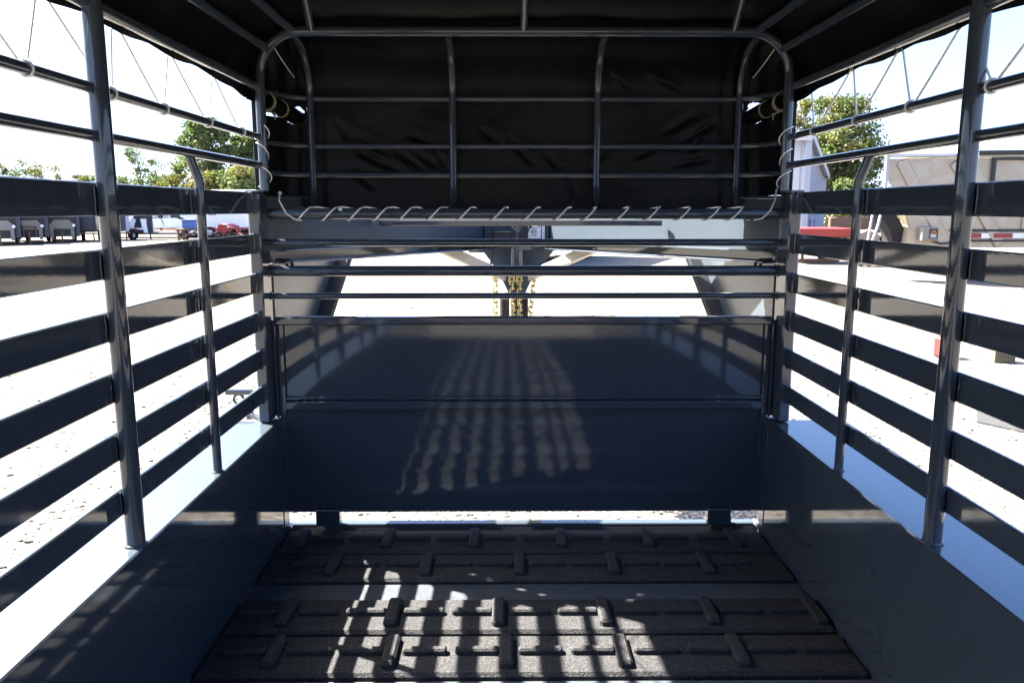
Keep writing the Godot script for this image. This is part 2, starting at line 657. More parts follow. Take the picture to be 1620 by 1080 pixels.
	# bare weld metal where the sill meets the sides
	for s: float in [-1.0, 1.0]:
		var wb := MB.new()
		for k in 3:
			var pts := []
			for i in 10:
				pts.append(Vector3(s * (1.0135 - 0.006 * k + rng.randf_range(-0.002, 0.002)), 0.579 - 0.003 * k + rng.randf_range(-0.002, 0.002), -3.285 + 0.0065 * i + 0.004 * k))
			wb.tube(pts, 0.0026, 6)
		part(front, "weld_seam", wb, M.steel)
	# floor
	var z0 := -3.247
	var rows := [[-0.571, -0.387], [-0.465, -0.438]]
	var bay := 0
	while z0 < REAR - 0.3:
		var o: Array = rows[bay % 2]
		for k in 2:
			var zc := z0 + 0.123 + k * 0.243
			var m := MB.new()
			m.box(Vector3(0, FLOOR - 0.021, zc), Vector3(2.024, 0.054, 0.221), 0.010)
			var y := FLOOR + 0.006
			var px := 0.361
			var first: float = o[k]
			for i in range(-3, 6):
				var x := first + i * px
				if absf(x) < 1.0:
					m.box(Vector3(x, y + 0.007, zc), Vector3(0.044, 0.030, 0.168), 0.008)
				for j in 2:
					var dx := x + px * (0.295 + 0.455 * j)
					if absf(dx) < 0.95:
						m.box(Vector3(dx, y + 0.006, zc - 0.004), Vector3(0.138, 0.026, 0.028), 0.006)
			part(T, "floor_plank", m, M.rubber)
		var st := MB.new()
		st.box(Vector3(0, FLOOR - 0.021, z0 + 0.489 + 0.068), Vector3(2.026, 0.028, 0.132), 0.003)
		part(T, "cross_member", st, M.scuffed)
		z0 += 0.613
		bay += 1
	var under := MB.new()
	for x: float in [-0.75, 0.0, 0.75]:
		under.box(Vector3(x, 0.43, mid), Vector3(0.06, 0.14, REAR - FRONT - 0.1), 0.004)
	part(T, "floor_frame", under, M.paint)
	var fl := MB.new()
	fl.box(Vector3(0, 0.49, mid), Vector3(2.02, 0.02, REAR - FRONT - 0.06), 0.002)
	part(T, "floor_pan", fl, M.paint)
	# tandem wheels below
	for s: float in [-1.0, 1.0]:
		for z: float in [0.6, 1.5]:
			var m := MB.new()
			m.lathe(Vector3(s * 1.0, 0.36, z), Vector3(s, 0, 0), [Vector2(0.2, -0.1), Vector2(0.34, -0.1), Vector2(0.36, -0.07), Vector2(0.36, 0.07), Vector2(0.34, 0.1), Vector2(0.2, 0.1)], 28)
			var wl := part(T, "wheel", m, M.tyre)
			var h := MB.new()
			h.lathe(Vector3(s * 1.0, 0.36, z), Vector3(s, 0, 0), [Vector2(0.2, 0.09), Vector2(0.18, 0.05), Vector2(0.06, 0.07), Vector2(0.001, 0.08)], 20)
			part(wl, "rim", h, M.white)

	# roof bows and pipes
	for z: float in [-3.222, -1.955, -0.79, 0.375, 1.54, 2.7, REAR]:
		var m := MB.new()
		var low := 1.994 if z < -3.2 else (2.38 if z < REAR - 0.1 else 0.6)
		m.tube(hoop_path(z, low), 0.0195 if z < -3.2 else 0.018, 20)
		part(T, "roof_bow", m, M.paint)
	for s: float in [-1.0, 1.0]:
		for q in [Vector2(0.905, 2.606), Vector2(1.008, 2.537)]:
			var m := MB.new()
			m.tube([Vector3(s * q.x, q.y, -3.215), Vector3(s * q.x, q.y, 0), Vector3(s * q.x, q.y, REAR)], 0.0165, 16)
			part(T, "roof_pipe", m, M.paint)
	for x: float in [-0.828, -0.006, 0.812]:
		var m := MB.new()
		m.tube([Vector3(x, 2.607, -3.212), Vector3(x * 0.985, 2.69, -3.075), Vector3(x * 0.98, 2.712, -3.03), Vector3(x * 0.98, 2.72, -2.97), Vector3(x * 0.98, 2.72, REAR)], 0.0145, 16)
		part(T, "roof_pipe", m, M.paint)
	# bulging cage at the nose
	for q in [[2.383, 0.26], [2.187, 0.26], [2.066, 0.26]]:
		var d: float = q[1]
		var pts := [Vector3(-1.042, q[0], -3.222)]
		pts += arc(Vector3(-0.84, q[0], -3.235), Vector3(-0.2, 0, 0), Vector3(0, 0, -d), 0.12, PI / 2, 9)
		pts += arc(Vector3(0.84, q[0], -3.235), Vector3(0, 0, -d), Vector3(0.2, 0, 0), 0, PI / 2 - 0.12, 9)
		pts.append(Vector3(1.042, q[0], -3.222))
		var m := MB.new()
		m.tube(pts, 0.0125, 16)
		part(T, "nose_rail", m, M.paint)
	for x: float in [-0.905, -0.302, 0.314, 0.918]:
		var m := MB.new()
		var pts := [Vector3(x, 2.597, -3.23)]
		pts += arc(Vector3(x, 2.40, -3.265), Vector3(0, 0.185, 0), Vector3(0, 0, -0.205), 0.1, PI / 2, 9)
		pts += arc(Vector3(x, 2.02, -3.30), Vector3(0, 0, -0.17), Vector3(0, -0.11, 0), 0, PI / 2 - 0.1, 7)
		pts.append(Vector3(x, 1.905, -3.24))
		m.tube(pts, 0.0155, 16)
		part(T, "nose_upright", m, M.paint)

	# gooseneck
	for s: float in [-1.0, 1.0]:
		var a := Vector3(s * 1.05, 0, -3.268)
		var b := Vector3(s * 0.20, 0, -5.62)
		var m := MB.new()
		m.plate([a + Vector3(0, 1.757, 0), b + Vector3(0, 1.70, 0), b + Vector3(0, 1.99, 0), a + Vector3(0, 1.962, 0)], Vector3(s * 0.014, 0, -0.005))
		m.bar(a + Vector3(s * 0.006, 1.968, 0), b + Vector3(s * 0.006, 2.004, 0), 0.055, 0.012, 0.002)
		var npl := part(T, "neck_plate", m, M.neck)
		var ch := MB.new()
		ch.bar(a + Vector3(-s * 0.03, 1.752, 0), b + Vector3(-s * 0.03, 1.698, 0), 0.085, 0.009, 0.002)
		ch.bar(a + Vector3(0.0, 1.728, 0), b + Vector3(0.0, 1.674, 0), 0.010, 0.043, 0.002)
		ch.bar(a + Vector3(-s * 0.03, 1.704, 0), b + Vector3(-s * 0.03, 1.650, 0), 0.085, 0.009, 0.002)
		part(npl, "neck_channel", ch, M.paint)
		var gs := MB.new()
		gs.plate([Vector3(s * 1.035, 1.698, -3.262), Vector3(s * 1.035, 1.698, -4.68), Vector3(s * 1.035, 1.05, -3.262)], Vector3(s * 0.01, 0, 0))
		var gp := part(T, "neck_gusset", gs, M.neck)
		var ge := MB.new()
		ge.bar(Vector3(s * 1.002, 1.70, -4.69), Vector3(s * 1.002, 1.03, -3.262), 0.07, 0.05, 0.005)
		part(gp, "gusset_flange", ge, M.primer)
		# brake hoses coming through the corner
		var h := MB.new()
		for k in 2:
			var xx: float = 0.945 - 0.022 * k
			h.tube([Vector3(s * 1.03, 1.715, -3.28), Vector3(s * (xx + 0.055), 1.712, -3.29), Vector3(s * (xx + 0.042), 1.70, -3.295), Vector3(s * (xx + 0.04), 1.675, -3.295), Vector3(s * (xx + 0.048), 1.655, -3.28)], 0.007, 8)
		part(T, "cable_loop", h, M.black)
		if s > 0: continue
		var hk := MB.new()
		hk.tube([Vector3(s * 1.20, 1.125, -3.42), Vector3(s * 1.315, 1.125, -3.42)], 0.016, 12)
		hk.tube(arc(Vector3(s * 1.262, 1.09, -3.42), Vector3(0.022, 0, 0), Vector3(0, 0.022, 0), 0, TAU, 14), 0.006, 8, false)
		hk.box(Vector3(s * 1.215, 1.02, -3.42), Vector3(0.03, 0.04, 0.03), 0.004)
		hk.bar(Vector3(s * 1.10, 1.02, -3.3), Vector3(s * 1.215, 1.02, -3.42), 0.02, 0.02, 0.002)
		part(T, "jack_bracket", hk, M.paint)
	var cb := MB.new()
	cb.box(Vector3(0, 1.852, -4.08), Vector3(1.44, 0.03, 0.05), 0.004)
	part(T, "neck_crossbar", cb, M.paint)
	var xp := MB.new()
	xp.box(Vector3(0.01, 1.80, -5.56), Vector3(0.64, 0.20, 0.012), 0.002)
	xp.plate([Vector3(-0.30, 1.72, -5.555), Vector3(0.32, 1.72, -5.555), Vector3(0.11, 1.43, -5.555), Vector3(-0.09, 1.43, -5.555)], Vector3(0, 0, -0.012))
	xp.box(Vector3(-0.22, 1.76, -5.54), Vector3(0.012, 0.24, 0.03), 0.002)
	xp.box(Vector3(0.215, 1.76, -5.54), Vector3(0.012, 0.24, 0.03), 0.002)
	var cp := part(T, "coupler_plate", xp, M.neck)
	var cs := MB.new()
	cs.tube([Vector3(0.0, 1.84, -5.50), Vector3(0.0, 1.34, -5.50)], 0.046, 20)
	cs.tube([Vector3(0.0, 1.34, -5.50), Vector3(0.0, 1.10, -5.50)], 0.036, 20)
	cs.box(Vector3(0.055, 1.67, -5.46), Vector3(0.09, 0.05, 0.03), 0.003)
	cs.box(Vector3(0, 1.345, -5.50), Vector3(0.16, 0.014, 0.11), 0.003)
	part(cp, "coupler_stem", cs, M.paint)
	var ct := MB.new()
	ct.plate([Vector3(-0.115, 1.475, -5.44), Vector3(0.115, 1.475, -5.44), Vector3(0.058, 1.35, -5.44), Vector3(-0.058, 1.35, -5.44)], Vector3(0, 0, 0.012))
	part(cp, "coupler_tongue", ct, M.paint)
	var cj := MB.new()
	cj.tube([Vector3(-0.085, 1.31, -5.46), Vector3(-0.085, 1.12, -5.46)], 0.034, 16)
	cj.box(Vector3(0.02, 1.22, -5.52), Vector3(0.12, 0.18, 0.05), 0.006)
	cj.tube([Vector3(-0.075, 1.34, -5.46), Vector3(-0.075, 1.31, -5.46)], 0.006, 8)
	part(cp, "coupler_jack", cj, M.black)
	for s: float in [-1.0, 1.0]:
		var m := MB.new()
		m.bar(Vector3(s * 0.60, 1.742, -4.90), Vector3(s * 0.07, 1.455, -5.47), 0.05, 0.065, 0.004)
		part(T, "neck_strut", m, M.cream)
	# data plates and breakaway box
	var dl := MB.new()
	dl.box(Vector3(0.124, 1.765, -5.551), Vector3(0.088, 0.088, 0.003), 0.0)
	var sk := part(cp, "data_sticker", dl, M.label, "white printed data sticker")
	var lines := MB.new()
	for k in 7:
		lines.box(Vector3(0.118 + (k % 2) * 0.006, 1.792 - k * 0.009, -5.5485), Vector3(0.05 - (k % 3) * 0.008, 0.0028, 0.001))
	lines.box(Vector3(0.098, 1.799, -5.5485), Vector3(0.016, 0.014, 0.001))
	lines.box(Vector3(0.155, 1.802, -5.5485), Vector3(0.012, 0.006, 0.001))
	lines.box(Vector3(0.1, 1.765, -5.5485), Vector3(0.003, 0.02, 0.0012))
	part(cp, "sticker_print", lines, M.ink)
	var d2 := MB.new()
	d2.box(Vector3(0.185, 1.765, -5.551), Vector3(0.02, 0.10, 0.003), 0.0)
	part(cp, "warning_strip", d2, M.label)
	var d3 := MB.new()
	for k in 4: d3.lathe(Vector3(0.185, 1.80 - k * 0.02, -5.5492), Vector3(0, 0, 1), [Vector2(0.0035, 0.0), Vector2(0.0035, 0.0008), Vector2(0.0001, 0.0008)], 8)
	part(cp, "strip_print", d3, M.ink)
	var bb := MB.new()
	bb.box(Vector3(-0.09, 1.735, -5.51), Vector3(0.15, 0.075, 0.07), 0.006)
	bb.box(Vector3(0.0, 1.74, -5.48), Vector3(0.05, 0.06, 0.05), 0.006)
	part(cp, "breakaway_box", bb, M.black)
	var wr := MB.new()
	for q in [[-0.02, 0.0], [0.045, 0.01], [0.075, -0.015], [-0.175, 0.0]]:
		wr = MB.new()
		wr.tube([Vector3(q[0], 1.86, -5.48), Vector3(q[0] + 0.012, 1.80, -5.46), Vector3(q[0] - 0.008, 1.745, -5.455), Vector3(q[0] + q[1], 1.70, -5.47)], 0.006, 8)
		part(cp, "wire", wr, M.black)
	wr = MB.new()
	wr.tube([Vector3(-0.175, 1.70, -5.47), Vector3(-0.17, 1.62, -5.46), Vector3(-0.18, 1.54, -5.42), Vector3(-0.19, 1.505, -5.40)], 0.008, 8)
	wr.box(Vector3(-0.20, 1.50, -5.40), Vector3(0.06, 0.025, 0.04), 0.006)
	part(cp, "light_plug", wr, M.black)

# ---------------------------------------------------------------- black tarpaulin
func build_tarp() -> void:
	var T := thing("tarp_cover", "black vinyl tarpaulin stretched over the trailer's bows and nose cage", "tarp")
	var f1 := noise(101, 1.0, 3)
	var f2 := noise(103, 1.0, 2)
	# roof and side skirts
	var g := []
	var nz := 110
	for i in nz + 1:
		var z := lerpf(-3.31, REAR + 0.05, float(i) / nz)
		var rise := smoothstep(-3.22, -3.05, z) * 0.118
		var row := []
		var low: float = 2.375 - 0.028 * smoothstep(-2.75, -3.15, z) + 0.006 * sin(z * 18.0)
		var outer := hoop_path(z, low, 0.036)
		# resample: skirt, corner, roof
		var dense := []
		for k in 5: dense.append(outer[0].lerp(outer[1], k / 5.0))
		for k in range(1, 9): dense.append(outer[k])
		for k in 41: dense.append(outer[9].lerp(outer[10], k / 40.0))
		for k in range(11, 19): dense.append(outer[k])
		for k in range(1, 6): dense.append(outer[18].lerp(outer[19], k / 5.0))
		for p: Vector3 in dense:
			var up := smoothstep(0.90, 0.78, absf(p.x)) * rise
			p.y += up
			var flat := smoothstep(1.0, 0.8, absf(p.x))
			p.y += flat * (f1.get_noise_2d(p.x * 1.6, z * 0.8) * 0.010 + 0.006 * f2.get_noise_2d(p.x * 5.0 + z * 2.0, z * 3.0))
			if p.y < 2.5:
				p.x += signf(p.x) * (0.006 + 0.007 * f2.get_noise_2d(z * 2.5, p.y * 3.0) + 0.004 * sin(z * 18.0 + 1.0))
			row.append(p)
		g.append(row)
	var mb := MB.new()
	mb.sheet(g)
	part(T, "roof_sheet", mb, M.vinyl)
	# creases in the nose sheet, each from one point (x, y) to another
	var creases := [[-0.83, 2.30, -0.57, 2.14], [-0.81, 2.27, -0.63, 2.11], [-0.77, 2.18, -0.52, 2.08], [-0.57, 2.18, -0.43, 2.09], [-0.50, 2.18, -0.35, 2.09], [-0.38, 2.17, -0.33, 2.09], [-0.19, 2.27, -0.08, 2.18], [-0.08, 2.24, 0.06, 2.10], [0.09, 2.17, 0.16, 2.09], [0.36, 2.52, 0.47, 2.44], [0.50, 2.51, 0.70, 2.43], [0.60, 2.24, 0.76, 2.33], [0.68, 2.20, 0.86, 2.31], [0.72, 2.15, 0.78, 2.24], [0.34, 2.17, 0.30, 2.08], [0.47, 2.14, 0.58, 2.18], [-0.72, 2.59, -0.56, 2.56], [-0.52, 2.25, -0.38, 2.20], [-0.79, 2.11, -0.63, 2.00], [0.20, 2.11, 0.21, 1.98], [0.64, 2.11, 0.83, 2.14]]
	# nose: a rounded sheet outside the cage
	var q := []
	var nv := 150
	var nh := 640
	for i in nv + 1:
		var a := float(i) / nv
		var row := []
		for j in nh + 1:
			var b := float(j) / nh
			# horizontal path: short side, elliptical corner, front, corner, side
			var s := b * 2.0 - 1.0
			var sg := signf(s)
			var t := absf(s)             # 0 middle, 1 at the post
			var x := 0.0
			var dz := 0.0                # 0 on the bow, 1 on the front plane
			if t < 0.72:
				x = t / 0.72 * 0.86; dz = 1.0
			elif t < 0.95:
				var an := (t - 0.72) / 0.23 * PI / 2
				x = 0.86 + 0.225 * sin(an); dz = cos(an)
			else:
				x = lerpf(1.085, 1.060, (t - 0.95) / 0.05)
			var yb := 1.895 + (0.085 if sg > 0 else 0.072) * smoothstep(0.85, 1.075, x) + 0.005 * f1.get_noise_1d(s * 9.0)
			# vertical: straight up to 2.42, then over the top
			var y := 0.0
			var deep := 1.0
			if a < 0.72:
				y = lerpf(yb, 2.42, a / 0.72)
			else:
				var an2 := (a - 0.72) / 0.28 * PI / 2
				y = 2.42 + 0.222 * sin(an2)
				deep = cos(an2)
			deep = minf(deep, 1.0)
			var xx := x
			if a > 0.72:
				# pull the upper corners in with the bow's own corner
				var lim := 1.085 if y < 2.44 else 1.085 - 0.2 * (1.0 - sqrt(maxf(0.0, 1.0 - pow((y - 2.44) / 0.204, 2.0))))
				xx = minf(x, lim)
			var z := -3.25 - 0.285 * deep * maxf(dz, 0.0) - 0.285 * minf(dz, 0.0)
			# folds: long diagonal creases that run down to the bottom corners
			var wv := 0.0
			if dz > 0.0 and deep > 0.2:
				var u := sg * xx
				wv = 0.016 * f2.get_noise_2d(u * 1.1 + 7.0, y * 1.2) + 0.003 * f1.get_noise_2d(u * 3.0, y * 4.0)
				for c: Array in creases:
					var ca := Vector2(c[0], c[1])
					var cd := Vector2(c[2], c[3]) - ca
					var pp := Vector2(u, y) - ca
					var along := pp.dot(cd) / cd.length_squared()
					if along < -0.1 or along > 1.1: continue
					var off := absf(pp.cross(cd)) / cd.length() + 0.006 * f1.get_noise_2d(u * 9.0, y * 9.0)
					if off > 0.12: continue
					var body := sin(clampf(along, 0.0, 1.0) * PI)
					wv += body * (0.010 * exp(-off * off / 0.00034) - 0.005 * exp(-off * off / 0.0016))
				# gathered folds under and over the rolled flaps
				var cn := smoothstep(0.80, 0.98, xx)
				wv += cn * 0.012 * sin(xx * 95.0 + 3.0 * y) * (0.5 + 0.5 * f2.get_noise_2d(u * 5.0, y * 4.0))
			z -= wv * clampf(dz, 0.0, 1.0)
			xx += wv * (1.0 - clampf(dz, 0.0, 1.0)) * 0.5
			row.append(Vector3(sg * xx, y, z))
		q.append(row)
	var nm := MB.new()
	nm.sheet(q, true)
	part(T, "nose_sheet", nm, M.vinyl)

	# rolled side flaps poking out through the nose sheet, tied with cord
	for s: float in [-1.0, 1.0]:
		var yy := 2.349
		var R := thing("rolled_flap", "rolled black vinyl flap tied with cord, on the side of the metal building" if s > 0 else "rolled black vinyl flap tied with cord, on the side of the white enclosed trailer", "rolled tarp", Vector3.ZERO, 0.0, "rolled flaps at the nose corners")
		var m := MB.new()
		# a spiral roll, loosely wound
		var prof := []
		for k in 40:
			var an := k / 39.0 * TAU * 2.2
			var rr := 0.034 - 0.004 * k / 39.0
			prof.append(Vector2(cos(an) * rr, sin(an) * rr))
		var g2 := []
		for i in 30:
			var zz := lerpf(-3.258, -3.60, i / 29.0)
			var row := []
			for p: Vector2 in prof:
				var sq := 1.0 - 0.10 * exp(-pow((zz + 3.37) / 0.02, 2.0)) + 0.05 * f2.get_noise_2d(p.x * 40.0, zz * 9.0)
				row.append(Vector3(s * (1.036 + (zz + 3.26) * 0.235) + p.x * sq, yy + p.y * sq + (zz + 3.26) * 0.16, zz))
			g2.append(row)
		m.sheet(g2)
		part(R, "roll", m, M.vinyl)
		var c := MB.new()
		for zc in [-3.375, -3.382, -3.27, -3.276, -3.283]:
			var ring := []
			for k in 25: ring.append(Vector3(s * (1.036 + (zc + 3.26) * 0.235) + 0.0345 * cos(TAU * k / 24), yy + (zc + 3.26) * 0.16 + 0.0345 * sin(TAU * k / 24), zc + 0.006 * sin(TAU * k / 24)))
			c.tube(ring, 0.0019, 7, false)
		c.tube([Vector3(s * 1.036, yy - 0.034, -3.375), Vector3(s * 1.02, yy - 0.045, -3.33), Vector3(s * 1.03, yy - 0.04, -3.28), Vector3(s * 1.05, yy - 0.03, -3.235)], 0.003, 7)
		c.tube([Vector3(s * 1.02, yy - 0.045, -3.33), Vector3(s * 1.016, yy - 0.07, -3.325)], 0.003, 7)
		c.lathe(Vector3(s * 1.02, yy - 0.045, -3.33), Vector3(0, 1, 0), [Vector2(0.001, -0.008), Vector2(0.007, -0.004), Vector2(0.008, 0.002), Vector2(0.001, 0.008)], 10)
		part(R, "tie_cord", c, M.twine)

# ---------------------------------------------------------------- ropes
func sag(a: Vector3, b: Vector3, k: int, drop: float) -> Array:
	var o := []
	for i in k + 1:
		var t := float(i) / k
		o.append(a.lerp(b, t) - Vector3(0, drop * 4.0 * t * (1.0 - t), 0))
	return o

func build_ropes() -> void:
	for s: float in [-1.0, 1.0]:
		var lower: Array = [-3.018, -2.688, -2.345, -2.04, -1.688, -1.36, -1.0, -0.64, -0.3] if s < 0 else [-2.976, -2.62, -2.278, -1.905, -1.55, -1.2, -0.84, -0.5]
		var upper: Array = [[-3.2, -3.19], [-2.858, -2.827], [-2.508, -2.47], [-2.189, -2.129], [-1.85, -1.80], [-1.52, -1.47], [-1.18, -1.13], [-0.82, -0.77], [-0.47, -0.42]] if s < 0 else [[-3.171, -3.102], [-2.78, -2.738], [-2.453, -2.406], [-2.124, -2.064], [-1.73, -1.68], [-1.38, -1.33], [-1.02, -0.97], [-0.67, -0.62]]
		var m := MB.new()
		var r := 0.0032 if s > 0 else 0.0028
		for k in lower.size():
			var z: float = lower[k]
			var xo := s * 1.056
			var top1 := Vector3(s * 1.086, 2.372 - 0.02 * smoothstep(-2.75, -3.15, upper[k][1]), upper[k][1])
			# down from the grommet to the rail, once round it, and up to the next
			var loop := []
			var rr := 0.0165
			for i in 15:
				var a := PI * 0.5 - TAU * 1.1 * i / 14.0 * 1.0
				loop.append(Vector3(xo + s * rr * cos(a), 2.203 + rr * sin(a), z - 0.006 + 0.012 * i / 14.0))
			m.tube(sag(top1, loop[0], 4, 0.002), r, 8)
			m.tube(loop, r, 8)
			if k + 1 < lower.size():
				var top2 := Vector3(s * 1.086, 2.372 - 0.02 * smoothstep(-2.75, -3.15, upper[k + 1][0]), upper[k + 1][0])
				m.tube(sag(loop[14], top2, 4, 0.002), r, 8)
				m.tube([top2, Vector3(s * 1.09, 2.392, (upper[k + 1][0] + upper[k + 1][1]) * 0.5), Vector3(s * 1.086, 2.372, upper[k + 1][1])], r, 8)
		single("side_lacing_cord", m, M.rope, "white cord zigzagging under the eave rail, metal building side" if s > 0 else "white cord zigzagging under the eave rail, white enclosed trailer side", "cord", "zigzag lacing cords")
		# cord wound round the bow post
		var pm := MB.new()
		var hx: Array = []
		var n := 84
		for i in n:
			var t := float(i) / (n - 1)
			var a := t * TAU * 2.7 + (0.6 if s > 0 else 2.2)
			var y := lerpf(2.235, 2.005, t)
			hx.append(Vector3(s * 1.04 + (0.0235 + 0.004 * sin(a * 0.5)) * cos(a) * s, y + 0.012 * sin(a), -3.222 + 0.0245 * sin(a)))
		pm.tube(hx, 0.0026, 8)
		single("post_lacing_cord", pm, M.rope, "white cord spiralling round the front bow post, metal building side" if s > 0 else "white cord spiralling round the front bow post, white enclosed trailer side", "cord", "cords wound on the bow posts")
	# front cord wound along the top rail of the front wall
	var m := MB.new()
	var xs := [-0.91, -0.806, -0.702, -0.6, -0.501, -0.386, -0.264, -0.128, 0.002, 0.127, 0.242, 0.373, 0.494, 0.622, 0.739, 0.832]
	for k in xs.size():
		var x: float = xs[k]
		var nx: float = xs[k + 1] if k + 1 < xs.size() else 0.93
		var pts := []
		for i in 13:
			var a := lerpf(-PI * 0.62, PI * 0.5, i / 12.0)
			var e := smoothstep(0.0, 1.0, i / 12.0)
			pts.append(Vector3(x - 0.012 + 0.058 * e, 1.902 + 0.0255 * sin(a), -3.232 + 0.0255 * cos(a)))
		pts.append(Vector3(x + 0.050 + rng.randf_range(-0.004, 0.010), 1.9285, -3.252))
		pts.append(Vector3(x + 0.056 + rng.randf_range(-0.004, 0.012), 1.930, -3.30))
		pts.append(Vector3(x + 0.062, 1.922, -3.515))
		m.tube(pts, 0.0034, 8)
		m.tube([Vector3(x + 0.062, 1.922, -3.515), Vector3((x + nx) * 0.5 + 0.03, 1.915, -3.40), Vector3(nx - 0.03, 1.89, -3.275), Vector3(nx - 0.014, 1.8765, -3.242)], 0.0034, 8)
	m.tube([Vector3(-1.0, 1.985, -3.29), Vector3(-0.985, 1.955, -3.22), Vector3(-0.955, 1.905, -3.203), Vector3(-0.925, 1.882, -3.206), Vector3(-0.90, 1.876, -3.225)], 0.0034, 8)
	m.tube([Vector3(1.025, 2.0, -3.26), Vector3(1.005, 1.955, -3.215), Vector3(0.985, 1.915, -3.204), Vector3(0.955, 1.884, -3.206), Vector3(0.925, 1.877, -3.222)], 0.0034, 8)
	m.lathe(Vector3(-1.0, 1.985, -3.29), Vector3(0, 1, 0), [Vector2(0.001, -0.009), Vector2(0.008, -0.004), Vector2(0.008, 0.004), Vector2(0.001, 0.009)], 10)
	single("front_lacing_cord", m, M.rope, "white cord wound in even turns along the front wall's top rail", "cord")
	# thin strings inside the nose corners
	for s: float in [-1.0, 1.0]:
		var t := MB.new()
		t.tube(sag(Vector3(s * 0.985, 2.55, -3.235), Vector3(s * 0.955, 2.46, -3.42), 6, 0.004), 0.0018, 6)
		single("tarp_string", t, M.rope, "thin pale string in the nose's upper corner, metal building side" if s > 0 else "thin pale string in the nose's upper corner, white enclosed trailer side", "string", "tarp strings")

func build_chains() -> void:
	var link := MB.new()
	var pts := []
	for i in 25:
		var a := TAU * i / 24
		pts.append(Vector3(0.014 * cos(a), 0.014 * sin(a) + (0.0125 if sin(a) >= 0 else -0.0125), 0))
	link.tube(pts, 0.0056, 8, false)
	var lm := link.mesh()
	var spots := [[-0.146, 1.475, 11, 0.0, "gold zinc safety chain hanging farthest from the data sticker"], [-0.036, 1.455, 10, 0.002, "gold zinc safety chain on the jack side of the coupler tongue"], [0.016, 1.455, 10, 0.001, "gold zinc safety chain on the sticker side of the coupler tongue"], [0.118, 1.475, 11, -0.0035, "gold zinc safety chain hanging under the white data sticker"]]
	for q in spots:
		var T := thing("safety_chain", q[4], "chain", Vector3(q[0], q[1], -5.415), 0.0, "safety chains at the coupler")
		for k in q[2]:
			var o := MeshInstance3D.new()
			o.mesh = lm
			o.material_override = M.chain
			o.name = "link" if k == 0 else "link_%03d" % k
			T.add_child(o, true)
			o.position = Vector3(q[3] * k, -0.0365 * k - 0.02, 0)
			o.rotation = Vector3(0, (0.25 if k % 2 == 0 else PI / 2 + 0.25) + 0.2 * sin(k * 1.7), 0.04 * sin(k * 2.3))
		var h := MB.new()
		h.tube([Vector3(-0.016, -0.022, 0), Vector3(-0.018, 0.02, 0), Vector3(-0.01, 0.036, 0), Vector3(0.01, 0.036, 0), Vector3(0.018, 0.02, 0), Vector3(0.016, -0.022, 0)], 0.006, 8)
		h.tube([Vector3(-0.026, -0.02, 0), Vector3(0.026, -0.02, 0)], 0.006, 8)
		part(T, "shackle", h, M.chain)

# ---------------------------------------------------------------- yard, right-hand side
func wheel(parent: Node, at: Vector3, axis: Vector3, r: float, w: float, rim: Material) -> void:
	var m := MB.new()
	m.lathe(at, axis, [Vector2(r * 0.55, -w * 0.5), Vector2(r * 0.92, -w * 0.5), Vector2(r, -w * 0.36), Vector2(r, w * 0.36), Vector2(r * 0.92, w * 0.5), Vector2(r * 0.55, w * 0.5)], 24)
	var o := part(parent, "wheel", m, M.tyre)
	var h := MB.new()
	h.lathe(at, axis, [Vector2(r * 0.56, w * 0.46), Vector2(r * 0.5, w * 0.2), Vector2(r * 0.2, w * 0.28), Vector2(0.001, w * 0.34)], 18)
	h.lathe(at, -axis, [Vector2(r * 0.56, w * 0.46), Vector2(r * 0.5, w * 0.2), Vector2(r * 0.2, w * 0.28), Vector2(0.001, w * 0.34)], 18)
	part(o, "rim", h, rim)

func lettering(parent: Node, called: String, words: String, h: float, at: Vector3, m: Material, turn := 0.0) -> void:
	var t := TextMesh.new()
	t.text = words
	t.font_size = 32
	t.pixel_size = h / 23.0
	t.depth = 0.01
	var f := SystemFont.new()
	f.font_names = PackedStringArray(["Droid Sans"])
	f.font_weight = 700
	t.font = f
	var o := MeshInstance3D.new()
	o.mesh = t
	o.material_override = m
	o.name = called
	parent.add_child(o, true)
	o.position = at
	o.rotation.y = turn

